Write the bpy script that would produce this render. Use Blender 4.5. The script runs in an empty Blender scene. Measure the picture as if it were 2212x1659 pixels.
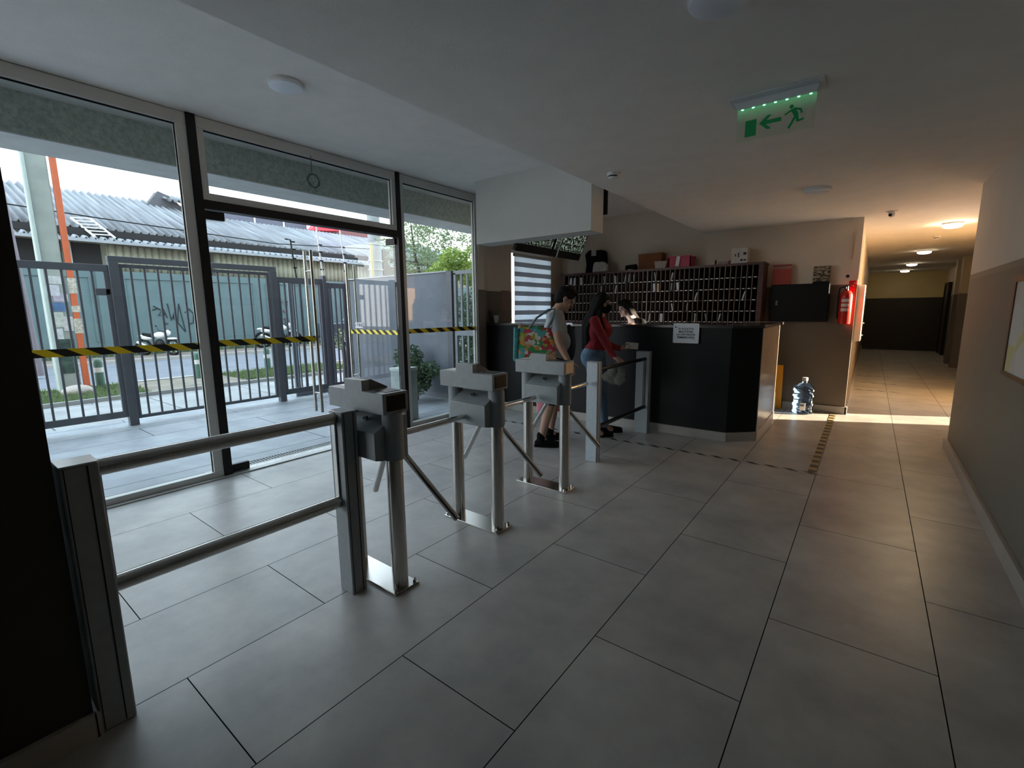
import bpy, bmesh, math, random
from math import sin, cos, pi, radians as R
from mathutils import Vector, Matrix
random.seed(7)
SC = bpy.context.scene
C = SC.collection

# ------------------------------------------------------------------ camera
YAW, PITCH, ROLL = -0.653487676, -0.156306039, -0.00954619223
cam = bpy.data.cameras.new('camera'); co = bpy.data.objects.new('camera', cam); C.objects.link(co)
_f = Vector((sin(YAW)*cos(PITCH), cos(YAW)*cos(PITCH), sin(PITCH)))
_r = Vector((cos(YAW), -sin(YAW), 0)); _u = _r.cross(_f)
_r2 = cos(ROLL)*_r + sin(ROLL)*_u; _u2 = -sin(ROLL)*_r + cos(ROLL)*_u
_m = Matrix((_r2, _u2, -_f)).transposed().to_4x4(); _m.translation = Vector((0, 0, 1.448))
co.matrix_world = _m
cam.sensor_fit = 'HORIZONTAL'; cam.sensor_width = 36.0; cam.lens = 1003.257/2212*36.0
cam.clip_start = 0.02; cam.clip_end = 300
SC.camera = co

# ------------------------------------------------------------------ world, sun, exposure
w = bpy.data.worlds.new('sky'); SC.world = w; w.use_nodes = True
nt = w.node_tree; bg = nt.nodes['Background']
tc = nt.nodes.new('ShaderNodeTexCoord'); sp = nt.nodes.new('ShaderNodeSeparateXYZ'); rp = nt.nodes.new('ShaderNodeValToRGB')
nt.links.new(tc.outputs['Generated'], sp.inputs[0]); nt.links.new(sp.outputs['Z'], rp.inputs[0]); nt.links.new(rp.outputs[0], bg.inputs[0])
rp.color_ramp.elements[0].position = 0.0; rp.color_ramp.elements[0].color = (1.0, 0.97, 0.95, 1)
rp.color_ramp.elements[1].position = 0.6; rp.color_ramp.elements[1].color = (0.66, 0.82, 1.0, 1)
bg.inputs[1].default_value = 2.05
sl = bpy.data.lights.new('sun', 'SUN'); so = bpy.data.objects.new('sun', sl); C.objects.link(so)
SUN_DIR = Vector((-0.905*cos(R(8)), -0.425*cos(R(8)), -sin(R(8))))
so.rotation_euler = SUN_DIR.to_track_quat('-Z', 'Y').to_euler(); so.location = (30, 20, 12)
sl.energy = 28; sl.color = (1.0, 0.80, 0.56); sl.angle = R(0.9)
SC.view_settings.view_transform = 'Standard'; SC.view_settings.look = 'None'
SC.view_settings.gamma = 1.0; SC.view_settings.use_curve_mapping = False
SC.view_settings.exposure = 1.2
SC.cycles.use_denoising = True
SC.cycles.max_bounces = 10; SC.cycles.diffuse_bounces = 6; SC.cycles.glossy_bounces = 4
SC.cycles.transmission_bounces = 8; SC.cycles.transparent_max_bounces = 24
SC.cycles.sample_clamp_indirect = 6.0
SC.cycles.caustics_reflective = False; SC.cycles.caustics_refractive = False

# ------------------------------------------------------------------ materials
def _new(name):
    m = bpy.data.materials.new(name); m.use_nodes = True
    return m, m.node_tree, m.node_tree.nodes['Principled BSDF']
def _n(nt, t, **k):
    n = nt.nodes.new(t)
    for a, b in k.items(): setattr(n, a, b)
    return n
def mat(name, col, rough=0.5, metal=0.0, var=0.08, scale=6.0, bump=0.0, bscale=40.0, spec=0.5, coat=0.0, aniso=None):
    """painted / plain surface with a soft procedural mottling"""
    m, nt, p = _new(name)
    g = _n(nt, 'ShaderNodeTexCoord'); no = _n(nt, 'ShaderNodeTexNoise'); no.inputs['Scale'].default_value = scale; no.inputs['Detail'].default_value = 5
    if aniso:
        mp = _n(nt, 'ShaderNodeMapping'); mp.inputs['Scale'].default_value = aniso
        nt.links.new(g.outputs['Object'], mp.inputs[0]); src = mp.outputs[0]
    else: src = g.outputs['Object']
    nt.links.new(src, no.inputs['Vector'])
    r = _n(nt, 'ShaderNodeValToRGB'); r.color_ramp.elements[0].position = 0.3; r.color_ramp.elements[1].position = 0.7
    r.color_ramp.elements[0].color = tuple(c*(1-var) for c in col) + (1,)
    r.color_ramp.elements[1].color = tuple(min(1, c*(1+var)) for c in col) + (1,)
    nt.links.new(no.outputs['Fac'], r.inputs[0]); nt.links.new(r.outputs[0], p.inputs['Base Color'])
    p.inputs['Roughness'].default_value = rough; p.inputs['Metallic'].default_value = metal
    p.inputs['Specular IOR Level'].default_value = spec; p.inputs['Coat Weight'].default_value = coat
    if bump:
        n2 = _n(nt, 'ShaderNodeTexNoise'); n2.inputs['Scale'].default_value = bscale; n2.inputs['Detail'].default_value = 3
        nt.links.new(src, n2.inputs['Vector']); b = _n(nt, 'ShaderNodeBump'); b.inputs['Strength'].default_value = bump; b.inputs['Distance'].default_value = 0.01
        nt.links.new(n2.outputs['Fac'], b.inputs['Height']); nt.links.new(b.outputs[0], p.inputs['Normal'])
    return m
def emit(name, col, s):
    m, nt, p = _new(name)
    p.inputs['Base Color'].default_value = (*col, 1); p.inputs['Emission Color'].default_value = (*col, 1); p.inputs['Emission Strength'].default_value = s
    return m
def glass(name, tint=(0.95, 0.985, 0.975), k=1.0, rough=0.0):
    m = bpy.data.materials.new(name); m.use_nodes = True; nt = m.node_tree; nt.nodes.clear()
    o = _n(nt, 'ShaderNodeOutputMaterial'); mx = _n(nt, 'ShaderNodeMixShader'); tr = _n(nt, 'ShaderNodeBsdfTransparent'); gl = _n(nt, 'ShaderNodeBsdfGlossy')
    fr = _n(nt, 'ShaderNodeFresnel'); gb = _n(nt, 'ShaderNodeNewGeometry'); mi = _n(nt, 'ShaderNodeMix')
    mi.inputs[2].default_value = 1.45; mi.inputs[3].default_value = 1/1.45; nt.links.new(gb.outputs['Backfacing'], mi.inputs[0]); nt.links.new(mi.outputs[0], fr.inputs[0])
    ml = _n(nt, 'ShaderNodeMath', operation='MULTIPLY'); ml.inputs[1].default_value = k
    tr.inputs[0].default_value = (*tint, 1); gl.inputs['Roughness'].default_value = rough
    nt.links.new(fr.outputs[0], ml.inputs[0]); nt.links.new(ml.outputs[0], mx.inputs[0])
    nt.links.new(tr.outputs[0], mx.inputs[1]); nt.links.new(gl.outputs[0], mx.inputs[2]); nt.links.new(mx.outputs[0], o.inputs[0])
    return m
def tiles(name, base, mortar, rough, ox=-3.86, oy=0.52, bw=1.2, rh=0.6, ms=0.0022, swap=False):
    """60 x 120 porcelain slabs in running bond, laid in world metres"""
    m, nt, p = _new(name)
    g = _n(nt, 'ShaderNodeNewGeometry'); s = _n(nt, 'ShaderNodeSeparateXYZ'); nt.links.new(g.outputs['Position'], s.inputs[0])
    ax = _n(nt, 'ShaderNodeMath', operation='SUBTRACT'); ax.inputs[1].default_value = ox - 0.6*40
    ay = _n(nt, 'ShaderNodeMath', operation='SUBTRACT'); ay.inputs[1].default_value = oy - 1.2*40
    nt.links.new(s.outputs['X'], ax.inputs[0]); nt.links.new(s.outputs['Y'], ay.inputs[0])
    cb = _n(nt, 'ShaderNodeCombineXYZ'); nt.links.new(ay.outputs[0], cb.inputs[0]); nt.links.new(ax.outputs[0], cb.inputs[1])
    b = _n(nt, 'ShaderNodeTexBrick'); b.offset = 0.5; b.offset_frequency = 2
    b.inputs['Scale'].default_value = 1.0; b.inputs['Mortar Size'].default_value = ms; b.inputs['Mortar Smooth'].default_value = 0.1
    b.inputs['Brick Width'].default_value = bw; b.inputs['Row Height'].default_value = rh; b.inputs['Bias'].default_value = 0.0
    b.inputs['Color1'].default_value = (*[c*0.96 for c in base], 1); b.inputs['Color2'].default_value = (*[c*1.05 for c in base], 1); b.inputs['Mortar'].default_value = (*mortar, 1)
    nt.links.new(cb.outputs[0], b.inputs['Vector'])
    no = _n(nt, 'ShaderNodeTexNoise'); no.inputs['Scale'].default_value = 2.2; no.inputs['Detail'].default_value = 8; no.inputs['Roughness'].default_value = 0.62
    nt.links.new(g.outputs['Position'], no.inputs['Vector'])
    r = _n(nt, 'ShaderNodeValToRGB'); r.color_ramp.elements[0].position = 0.32; r.color_ramp.elements[1].position = 0.68
    r.color_ramp.elements[0].color = (0.74, 0.74, 0.76, 1); r.color_ramp.elements[1].color = (1.18, 1.17, 1.14, 1)
    nt.links.new(no.outputs['Fac'], r.inputs[0])
    mx = _n(nt, 'ShaderNodeMix', data_type='RGBA', blend_type='MULTIPLY'); mx.inputs[0].default_value = 1
    nt.links.new(b.outputs['Color'], mx.inputs[6]); nt.links.new(r.outputs[0], mx.inputs[7]); nt.links.new(mx.outputs[2], p.inputs['Base Color'])
    n3 = _n(nt, 'ShaderNodeTexNoise'); n3.inputs['Scale'].default_value = 9; nt.links.new(g.outputs['Position'], n3.inputs['Vector'])
    mr = _n(nt, 'ShaderNodeMapRange'); mr.inputs[3].default_value = rough-0.05; mr.inputs[4].default_value = rough+0.08
    nt.links.new(n3.outputs['Fac'], mr.inputs[0]); mx2 = _n(nt, 'ShaderNodeMix'); nt.links.new(b.outputs['Fac'], mx2.inputs[0]); nt.links.new(mr.outputs[0], mx2.inputs[2]); mx2.inputs[3].default_value = 0.95; nt.links.new(mx2.outputs[0], p.inputs['Roughness'])
    sp2 = _n(nt, 'ShaderNodeMapRange'); sp2.inputs[3].default_value = 0.5; sp2.inputs[4].default_value = 0.0; nt.links.new(b.outputs['Fac'], sp2.inputs[0]); nt.links.new(sp2.outputs[0], p.inputs['Specular IOR Level'])
    bp = _n(nt, 'ShaderNodeBump', invert=True); bp.inputs['Strength'].default_value = 0.5; bp.inputs['Distance'].default_value = 0.002
    nt.links.new(b.outputs['Fac'], bp.inputs['Height']); nt.links.new(bp.outputs[0], p.inputs['Normal'])
    return m
def wall_mat(name, upper, lower, h=1.752, band=None, rough=0.6):
    """two-tone wall paint that changes at a fixed height above the floor"""
    m, nt, p = _new(name)
    g = _n(nt, 'ShaderNodeNewGeometry'); s = _n(nt, 'ShaderNodeSeparateXYZ'); nt.links.new(g.outputs['Position'], s.inputs[0])
    gt = _n(nt, 'ShaderNodeMath', operation='GREATER_THAN'); gt.inputs[1].default_value = h; nt.links.new(s.outputs['Z'], gt.inputs[0])
    mx = _n(nt, 'ShaderNodeMix', data_type='RGBA'); nt.links.new(gt.outputs[0], mx.inputs[0])
    mx.inputs[6].default_value = (*lower, 1); mx.inputs[7].default_value = (*upper, 1)
    out = mx.outputs[2]
    if band:
        g2 = _n(nt, 'ShaderNodeMath', operation='COMPARE'); g2.inputs[1].default_value = h-0.024; g2.inputs[2].default_value = 0.024
        nt.links.new(s.outputs['Z'], g2.inputs[0]); m2 = _n(nt, 'ShaderNodeMix', data_type='RGBA')
        nt.links.new(g2.outputs[0], m2.inputs[0]); nt.links.new(out, m2.inputs[6]); m2.inputs[7].default_value = (*band, 1); out = m2.outputs[2]
    no = _n(nt, 'ShaderNodeTexNoise'); no.inputs['Scale'].default_value = 3; no.inputs['Detail'].default_value = 6; nt.links.new(g.outputs['Position'], no.inputs['Vector'])
    r = _n(nt, 'ShaderNodeValToRGB'); r.color_ramp.elements[0].color = (0.92, 0.92, 0.92, 1); r.color_ramp.elements[1].color = (1.06, 1.06, 1.06, 1)
    nt.links.new(no.outputs['Fac'], r.inputs[0]); m3 = _n(nt, 'ShaderNodeMix', data_type='RGBA', blend_type='MULTIPLY'); m3.inputs[0].default_value = 1
    nt.links.new(out, m3.inputs[6]); nt.links.new(r.outputs[0], m3.inputs[7]); nt.links.new(m3.outputs[2], p.inputs['Base Color'])
    p.inputs['Roughness'].default_value = rough
    n2 = _n(nt, 'ShaderNodeTexNoise'); n2.inputs['Scale'].default_value = 160; nt.links.new(g.outputs['Position'], n2.inputs['Vector'])
    b = _n(nt, 'ShaderNodeBump'); b.inputs['Strength'].default_value = 0.15; b.inputs['Distance'].default_value = 0.004
    nt.links.new(n2.outputs['Fac'], b.inputs['Height']); nt.links.new(b.outputs[0], p.inputs['Normal'])
    return m
def stripes(name, a, b, pitch, duty, axis, cross, slope, rough=0.45):
    """diagonal stripes along a world axis; a = stripe colour"""
    m, nt, p = _new(name)
    g = _n(nt, 'ShaderNodeNewGeometry'); s = _n(nt, 'ShaderNodeSeparateXYZ'); nt.links.new(g.outputs['Position'], s.inputs[0])
    k = _n(nt, 'ShaderNodeMath', operation='MULTIPLY_ADD'); k.inputs[1].default_value = slope
    nt.links.new(s.outputs[cross], k.inputs[0]); nt.links.new(s.outputs[axis], k.inputs[2])
    d = _n(nt, 'ShaderNodeMath', operation='DIVIDE'); d.inputs[1].default_value = pitch; nt.links.new(k.outputs[0], d.inputs[0])
    ad = _n(nt, 'ShaderNodeMath', operation='ADD'); ad.inputs[1].default_value = 200; nt.links.new(d.outputs[0], ad.inputs[0])
    fr = _n(nt, 'ShaderNodeMath', operation='FRACT'); nt.links.new(ad.outputs[0], fr.inputs[0])
    lt = _n(nt, 'ShaderNodeMath', operation='LESS_THAN'); lt.inputs[1].default_value = duty; nt.links.new(fr.outputs[0], lt.inputs[0])
    mx = _n(nt, 'ShaderNodeMix', data_type='RGBA'); nt.links.new(lt.outputs[0], mx.inputs[0]); mx.inputs[6].default_value = (*b, 1); mx.inputs[7].default_value = (*a, 1)
    nt.links.new(mx.outputs[2], p.inputs['Base Color']); p.inputs['Roughness'].default_value = rough
    return m
def patches(name, cols, scale, rough=0.7, kind='VORONOI', mapping=(1, 1, 1)):
    """printed fabric: flat patches of several colours"""
    m, nt, p = _new(name)
    g = _n(nt, 'ShaderNodeTexCoord'); mp = _n(nt, 'ShaderNodeMapping'); mp.inputs['Scale'].default_value = mapping; nt.links.new(g.outputs['Object'], mp.inputs[0])
    nz = _n(nt, 'ShaderNodeTexNoise'); nz.inputs['Scale'].default_value = scale*0.7; nt.links.new(mp.outputs[0], nz.inputs['Vector'])
    ad = _n(nt, 'ShaderNodeMix', data_type='RGBA', blend_type='ADD'); ad.inputs[0].default_value = 0.12
    nt.links.new(mp.outputs[0], ad.inputs[6]); nt.links.new(nz.outputs['Color'], ad.inputs[7])
    v = _n(nt, 'ShaderNodeTexVoronoi'); v.inputs['Scale'].default_value = scale; nt.links.new(ad.outputs[2], v.inputs['Vector'])
    s = _n(nt, 'ShaderNodeSeparateColor'); nt.links.new(v.outputs['Color'], s.inputs[0])
    r = _n(nt, 'ShaderNodeValToRGB'); r.color_ramp.interpolation = 'CONSTANT'
    el = r.color_ramp.elements
    while len(el) < len(cols): el.new(0.5)
    for i, c in enumerate(cols): el[i].position = i/len(cols); el[i].color = (*c, 1)
    nt.links.new(s.outputs[0], r.inputs[0]); nt.links.new(r.outputs[0], p.inputs['Base Color']); p.inputs['Roughness'].default_value = rough
    return m

M = {}
M['floor'] = tiles('porcelain_floor', (0.46, 0.44, 0.42), (0.012, 0.012, 0.013), 0.33)
M['terrace'] = tiles('terrace_tiles', (0.26, 0.275, 0.30), (0.05, 0.05, 0.055), 0.5, ox=-3.84, bw=2.4, ms=0.005)
M['ceiling'] = mat('ceiling_paint', (0.80, 0.785, 0.76), 0.85, var=0.03, bump=0.25, bscale=90)
M['ceiling_hi'] = mat('high_ceiling_paint', (0.82, 0.80, 0.78), 0.85, var=0.03, bump=0.25, bscale=90)
M['wall'] = wall_mat('two_tone_wall', (0.72, 0.62, 0.51), (0.17, 0.135, 0.10))
M['wall_r'] = wall_mat('two_tone_wall_with_band', (0.66, 0.62, 0.56), (0.20, 0.185, 0.155), band=(0.26, 0.23, 0.19), rough=0.62)
M['wall_dark'] = mat('charcoal_wall', (0.035, 0.032, 0.026), 0.7, var=0.1)
M['skirt'] = mat('skirting_tile', (0.38, 0.36, 0.33), 0.4, var=0.05)
M['alu'] = mat('white_aluminium', (0.60, 0.59, 0.56), 0.35, var=0.02)
M['darkframe'] = mat('dark_steel_frame', (0.014, 0.012, 0.011), 0.45, var=0.1, spec=0.25)
M['glass'] = glass('window_glass')
M['steel'] = mat('brushed_steel', (0.50, 0.48, 0.45), 0.24, metal=1.0, var=0.12, scale=8, aniso=(40, 40, 1))
M['chrome'] = mat('polished_steel', (0.62, 0.60, 0.58), 0.12, metal=1.0, var=0.05)
M['greypaint'] = mat('grey_powder_coat', (0.27, 0.30, 0.315), 0.42, var=0.06, scale=30)
M['greypaint_l'] = mat('light_grey_powder_coat', (0.44, 0.51, 0.56), 0.4, var=0.06, scale=30)
M['black'] = mat('black_plastic', (0.006, 0.006, 0.006), 0.45, var=0.1, spec=0.2)
M['counter'] = mat('black_laminate', (0.009, 0.0095, 0.011), 0.5, var=0.1, spec=0.22)
M['countertop'] = mat('dark_counter_top', (0.03, 0.028, 0.03), 0.22, var=0.1)
M['laminate'] = mat('taupe_gloss_laminate', (0.34, 0.27, 0.20), 0.22, var=0.05)
M['mahogany'] = mat('reddish_brown_wood', (0.070, 0.020, 0.014), 0.4, var=0.25, scale=4, aniso=(1, 1, 12))
M['divider'] = mat('grey_brown_divider', (0.27, 0.21, 0.19), 0.5, var=0.1)
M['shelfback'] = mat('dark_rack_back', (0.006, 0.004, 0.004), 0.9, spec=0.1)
M['white'] = mat('white_plastic', (0.72, 0.72, 0.71), 0.4, var=0.02)
M['paper'] = mat('white_paper', (0.78, 0.79, 0.82), 0.7, var=0.02)
M['bluepaper'] = mat('laminated_sheet', (0.62, 0.70, 0.78), 0.3, var=0.03)
M['ink'] = mat('black_ink', (0.01, 0.012, 0.03), 0.6)
M['lamp_off'] = mat('opal_diffuser', (0.80, 0.86, 0.95), 0.3, var=0.02)
M['lamp_on'] = emit('lit_diffuser', (1.0, 0.74, 0.42), 50)
M['lamp_dim'] = emit('dim_lit_diffuser', (1.0, 0.84, 0.58), 9)
M['red'] = mat('red_paint', (0.50, 0.018, 0.012), 0.25, var=0.06, coat=0.3)
M['redcloth'] = mat('red_knit', (0.34, 0.022, 0.032), 0.85, var=0.15, scale=60, bump=0.3, bscale=200)
M['denim'] = mat('blue_denim', (0.13, 0.22, 0.33), 0.8, var=0.2, scale=20, bump=0.2, bscale=300)
M['skin'] = mat('skin', (0.42, 0.25, 0.18), 0.5, var=0.06)
M['skin2'] = mat('light_skin', (0.55, 0.36, 0.29), 0.5, var=0.06)
M['hair'] = mat('black_hair', (0.006, 0.0045, 0.004), 0.6, var=0.3, scale=30, aniso=(30, 30, 2), bump=0.5, spec=0.15)
M['tee'] = mat('grey_cotton', (0.36, 0.38, 0.40), 0.9, var=0.1, bump=0.2, bscale=60)
M['darkcloth'] = mat('black_cloth', (0.007, 0.0075, 0.009), 0.9, var=0.2, spec=0.1)
M['shoe'] = mat('black_suede', (0.006, 0.006, 0.007), 0.9, spec=0.1)
M['navy'] = mat('dark_navy_cloth', (0.02, 0.035, 0.05), 0.85)

# ------------------------------------------------------------------ mesh builder
class B:
    def __init__(s): s.v = []; s.f = []
    def add(s, vs, fs):
        n = len(s.v); s.v += [tuple(v) for v in vs]; s.f += [tuple(i+n for i in f) for f in fs]; return s
    def box(s, x0, x1, y0, y1, z0, z1):
        vs = [(x, y, z) for z in (z0, z1) for y in (y0, y1) for x in (x0, x1)]
        return s.add(vs, [(0, 2, 3, 1), (4, 5, 7, 6), (0, 1, 5, 4), (2, 6, 7, 3), (0, 4, 6, 2), (1, 3, 7, 5)])
    def obox(s, c, size, rot=None):
        rot = rot or Matrix.Identity(3); a, b, d = [k/2 for k in size]; c = Vector(c)
        vs = [c + rot @ Vector((x, y, z)) for z in (-d, d) for y in (-b, b) for x in (-a, a)]
        return s.add(vs, [(0, 2, 3, 1), (4, 5, 7, 6), (0, 1, 5, 4), (2, 6, 7, 3), (0, 4, 6, 2), (1, 3, 7, 5)])
    def bar(s, p0, p1, wd, ht, up=(0, 0, 1)):
        p0, p1 = Vector(p0), Vector(p1); d = (p1-p0); L = d.length; d.normalize(); up = Vector(up)
        if abs(d.dot(up)) > 0.98: up = Vector((1, 0, 0))
        x = d.cross(up).normalized(); z = x.cross(d)
        return s.obox((p0+p1)/2, (wd, L, ht), Matrix((x, d, z)).transposed())
    def tube(s, pts, r, n=14, cap=True):
        pts = [Vector(p) for p in pts]; rs = r if isinstance(r, (list, tuple)) else [r]*len(pts)
        base = len(s.v); ux = None
        for i, p in enumerate(pts):
            d = (pts[min(i+1, len(pts)-1)] - pts[max(i-1, 0)]).normalized()
            if ux is None:
                a = Vector((0, 0, 1)) if abs(d.z) < 0.9 else Vector((1, 0, 0)); ux = d.cross(a).normalized()
            else: ux = (ux - d*ux.dot(d)).normalized()
            uy = d.cross(ux)
            for k in range(n): s.v.append(tuple(p + rs[i]*(cos(2*pi*k/n)*ux + sin(2*pi*k/n)*uy)))
        for i in range(len(pts)-1):
            for k in range(n):
                a = base+i*n+k; b = base+i*n+(k+1) % n; s.f.append((a, b, b+n, a+n))
        if cap:
            s.f.append(tuple(base+k for k in range(n))[::-1]); e = base+(len(pts)-1)*n; s.f.append(tuple(e+k for k in range(n)))
        return s
    def cyl(s, p0, p1, r0, r1=None, n=20): return s.tube([p0, p1], [r0, r0 if r1 is None else r1], n)
    def lathe(s, prof, c=(0, 0, 0), n=28, ax=None):
        rot = ax or Matrix.Identity(3); c = Vector(c); base = len(s.v); m = len(prof)
        for k in range(n):
            a = 2*pi*k/n
            for r, z in prof: s.v.append(tuple(c + rot @ Vector((r*cos(a), r*sin(a), z))))
        for k in range(n):
            for j in range(m-1):
                a = base+k*m+j; b = base+((k+1) % n)*m+j; s.f.append((a, b, b+1, a+1))
        return s
    def ell(s, c, r, rot=None, n=16, m=10):
        rot = rot or Matrix.Identity(3); c = Vector(c); r = r if isinstance(r, (tuple, list)) else (r, r, r); base = len(s.v)
        s.v.append(tuple(c + rot @ Vector((0, 0, -r[2]))))
        for j in range(1, m):
            t = -pi/2 + pi*j/m
            for k in range(n):
                a = 2*pi*k/n; s.v.append(tuple(c + rot @ Vector((r[0]*cos(t)*cos(a), r[1]*cos(t)*sin(a), r[2]*sin(t)))))
        s.v.append(tuple(c + rot @ Vector((0, 0, r[2])))); top = len(s.v)-1
        for k in range(n):
            s.f.append((base, base+1+(k+1) % n, base+1+k)); s.f.append((top, base+1+(m-2)*n+k, base+1+(m-2)*n+(k+1) % n))
        for j in range(m-2):
            for k in range(n):
                a = base+1+j*n+k; b = base+1+j*n+(k+1) % n; s.f.append((a, b, b+n, a+n))
        return s
    def rc(s, p0, p1, r0, r1):     # rounded tapered limb segment
        p0, p1 = Vector(p0), Vector(p1); s.ell(p0, r0); s.ell(p1, r1)
        if (p1-p0).length > 1e-4: s.tube([p0, p1], [r0*0.995, r1*0.995], 18)
        return s
    def prism(s, poly, o, ax, ay, az, t):    # poly in (ax, ay) extruded t along az
        o, ax, ay, az = Vector(o), Vector(ax), Vector(ay), Vector(az); n = len(poly)
        vs = [o + ax*a + ay*b for a, b in poly] + [o + ax*a + ay*b + az*t for a, b in poly]
        return s.add(vs, [tuple(range(n))[::-1], tuple(range(n, 2*n))] + [(i, (i+1) % n, (i+1) % n+n, i+n) for i in range(n)])
    def done(s, name, m, parent=None, base=None, smooth=True, bevel=0.0, local=False, seg=2):
        off = Vector((0, 0, 0))
        if not local:
            if parent is not None:
                q = parent
                while q is not None: off += q.location; q = q.parent
            elif base is not None: off = Vector(base)
        me = bpy.data.meshes.new(name); me.from_pydata([tuple(Vector(v)-off) for v in s.v], [], s.f)
        bm = bmesh.new(); bm.from_mesh(me); bmesh.ops.recalc_face_normals(bm, faces=bm.faces); bm.to_mesh(me); bm.free()
        if smooth: me.shade_smooth(); me.set_sharp_from_angle(angle=0.7)
        mats = m if isinstance(m, (list, tuple)) else [m]
        for q in mats: me.materials.append(M[q] if isinstance(q, str) else q)
        o = bpy.data.objects.new(name, me); C.objects.link(o)
        if parent is not None: o.parent = parent
        elif base is not None and not local: o.location = base
        if bevel:
            b = o.modifiers.new('edge', 'BEVEL'); b.width = bevel; b.segments = seg; b.limit_method = 'ANGLE'; b.angle_limit = 0.7
        return o
def remesh(o, v=0.009, it=4):
    r = o.modifiers.new('join', 'REMESH'); r.mode = 'VOXEL'; r.voxel_size = v; r.use_smooth_shade = True
    s = o.modifiers.new('soft', 'SMOOTH'); s.iterations = it; s.factor = 0.5
    return o
def thing(name, label, cat, loc=(0, 0, 0), group=None, rotz=0):
    o = bpy.data.objects.new(name, None); C.objects.link(o); o.location = loc; o.rotation_euler = (0, 0, rotz); o.empty_display_size = 0.05
    return tag(o, label, cat, group)
def tag(o, label, cat, group=None, kind=None):
    o['label'] = label; o['category'] = cat
    if group: o['group'] = group
    if kind: o['kind'] = kind
    return o
def struct(o, label=None, cat=None):
    o['kind'] = 'structure'
    if label: o['label'] = label; o['category'] = cat
    return o
def copytree(o, parent=None):
    c = o.copy(); C.objects.link(c)
    if parent is not None: c.parent = parent
    for ch in list(o.children): copytree(ch, c)
    return c
def text(body, parent, loc, size, rot, m='ink', name='lettering', align='CENTER', ext=0.0004, sp=1.0):
    cu = bpy.data.curves.new(name, 'FONT'); cu.body = body; cu.size = size; cu.align_x = align; cu.align_y = 'CENTER'; cu.extrude = ext; cu.space_line = sp; cu.offset = size*0.02
    cu.materials.append(M[m] if isinstance(m, str) else m)
    tmp = bpy.data.objects.new('tmp', cu); C.objects.link(tmp); bpy.context.view_layer.update()
    me = bpy.data.meshes.new_from_object(tmp.evaluated_get(bpy.context.evaluated_depsgraph_get())); me.name = name
    bpy.data.objects.remove(tmp); bpy.data.curves.remove(cu)
    o = bpy.data.objects.new(name, me); C.objects.link(o); o.parent = parent; o.location = loc; o.rotation_euler = rot
    return o

# ================================================================== THE ROOM
struct(B().box(-4.6, 3.0, -3.2, 21.2, -0.12, 0).done('floor', 'floor'))
struct(B().box(-2.15, 3.0, -3.2, 21.2, 2.6, 3.12).done('ceiling', 'ceiling'))
struct(B().box(-4.75, -2.15, -3.2, 7.9, 3.04, 3.12).done('ceiling', 'ceiling_hi'))
struct(B().box(-5.75, 3.0, -12, 48, 3.12, 13).done('roof', mat('upper_facade', (0.45, 0.45, 0.44), 0.8)))  # upper floors out of view, stretched lengthwise to keep sun off the street
struct(B().box(-5.76, -5.25, -4, 20, 2.80, 2.812).done('trim_9', mat('bounce_lit_beam_underside', (0.62, 0.63, 0.63), 0.9)))  # paler strip: light bounced up from the ground, put into the colour
struct(B().box(-5.75, -5.25, -4, 20, 2.812, 3.12).done('trim_1', mat('rough_beam_render', (0.42, 0.46, 0.42), 0.95, var=0.25, scale=30, bump=0.6, bscale=50)))
struct(B().box(0.745, 1.95, -3.2, 6.44, 0, 2.6).done('wall_right', 'wall_r'))
b = B().box(1.85, 2.0, 6.44, 8.157, 0, 2.6).box(1.85, 2.0, 8.80, 9.0, 0, 2.6).box(1.85, 2.0, 10.6, 21.2, 0, 2.6).box(1.85, 2.0, 8.157, 8.80, 2.15, 2.6).box(1.85, 2.0, 9.0, 10.6, 2.15, 2.6).box(1.85, 2.0, 9.0, 10.6, 0, 0.1)
struct(b.done('wall_east', 'wall'))
struct(B().box(-4.85, -0.17, 7.73, 7.9, 0, 3.04).done('wall_back', 'wall'))
struct(B().box(-0.35, -0.17, 7.9, 21.2, 0, 2.6).done('wall_north', 'wall'))
struct(B().box(-0.17, 1.85, 20.6, 20.8, 0, 2.6).done('wall_end', wall_mat('end_wall_paint', (0.60, 0.50, 0.27), (0.03, 0.026, 0.022))))
struct(B().box(-4.6, 3.0, -3.35, -3.2, 0, 3.04).done('wall_south', 'wall'))
struct(B().box(-2.32, -2.02, -3.2, 0.235, 0, 3.04).done('wall_left', 'wall_dark'))
b = B().box(-4.80, -4.7, 5.55, 6.15, 0, 3.04).box(-4.80, -4.7, 7.33, 7.73, 0, 3.04).box(-4.80, -4.7, 6.15, 7.33, 0, 0.95).box(-4.80, -4.7, 6.15, 7.33, 2.43, 3.04).box(-4.56, -4.47, 5.085, 5.2, 0, 3.04).prism([(-4.47, 5.2), (-4.56, 5.2), (-4.80, 5.48), (-4.80, 5.55), (-4.70, 5.55)], (0, 0, 0), (1, 0, 0), (0, 1, 0), (0, 0, 1), 3.04)
struct(b.done('wall_west', 'wall'))
struct(B().box(-4.05, -2.435, 4.58, 4.86, 2.285, 3.04).done('trim_2', mat('white_bulkhead', (0.58, 0.58, 0.56), 0.8, var=0.02)))
# skirtings
struct(B().box(0.715, 0.745, -3.2, 6.45, 0, 0.10).box(0.715, 0.73, -3.2, 6.45, 0.1, 0.104).done('baseboard_right', 'skirt'))
struct(B().box(-0.92, -0.155, 7.705, 7.73, 0, 0.10).box(-0.17, -0.145, 7.705, 20.6, 0, 0.10).done('baseboard_back', 'skirt'))
struct(B().box(-2.02, -2.0, -3.2, 0.24, 0, 0.09).box(-2.32, -2.0, 0.235, 0.25, 0, 0.09).done('baseboard_left', 'skirt'))

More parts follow.
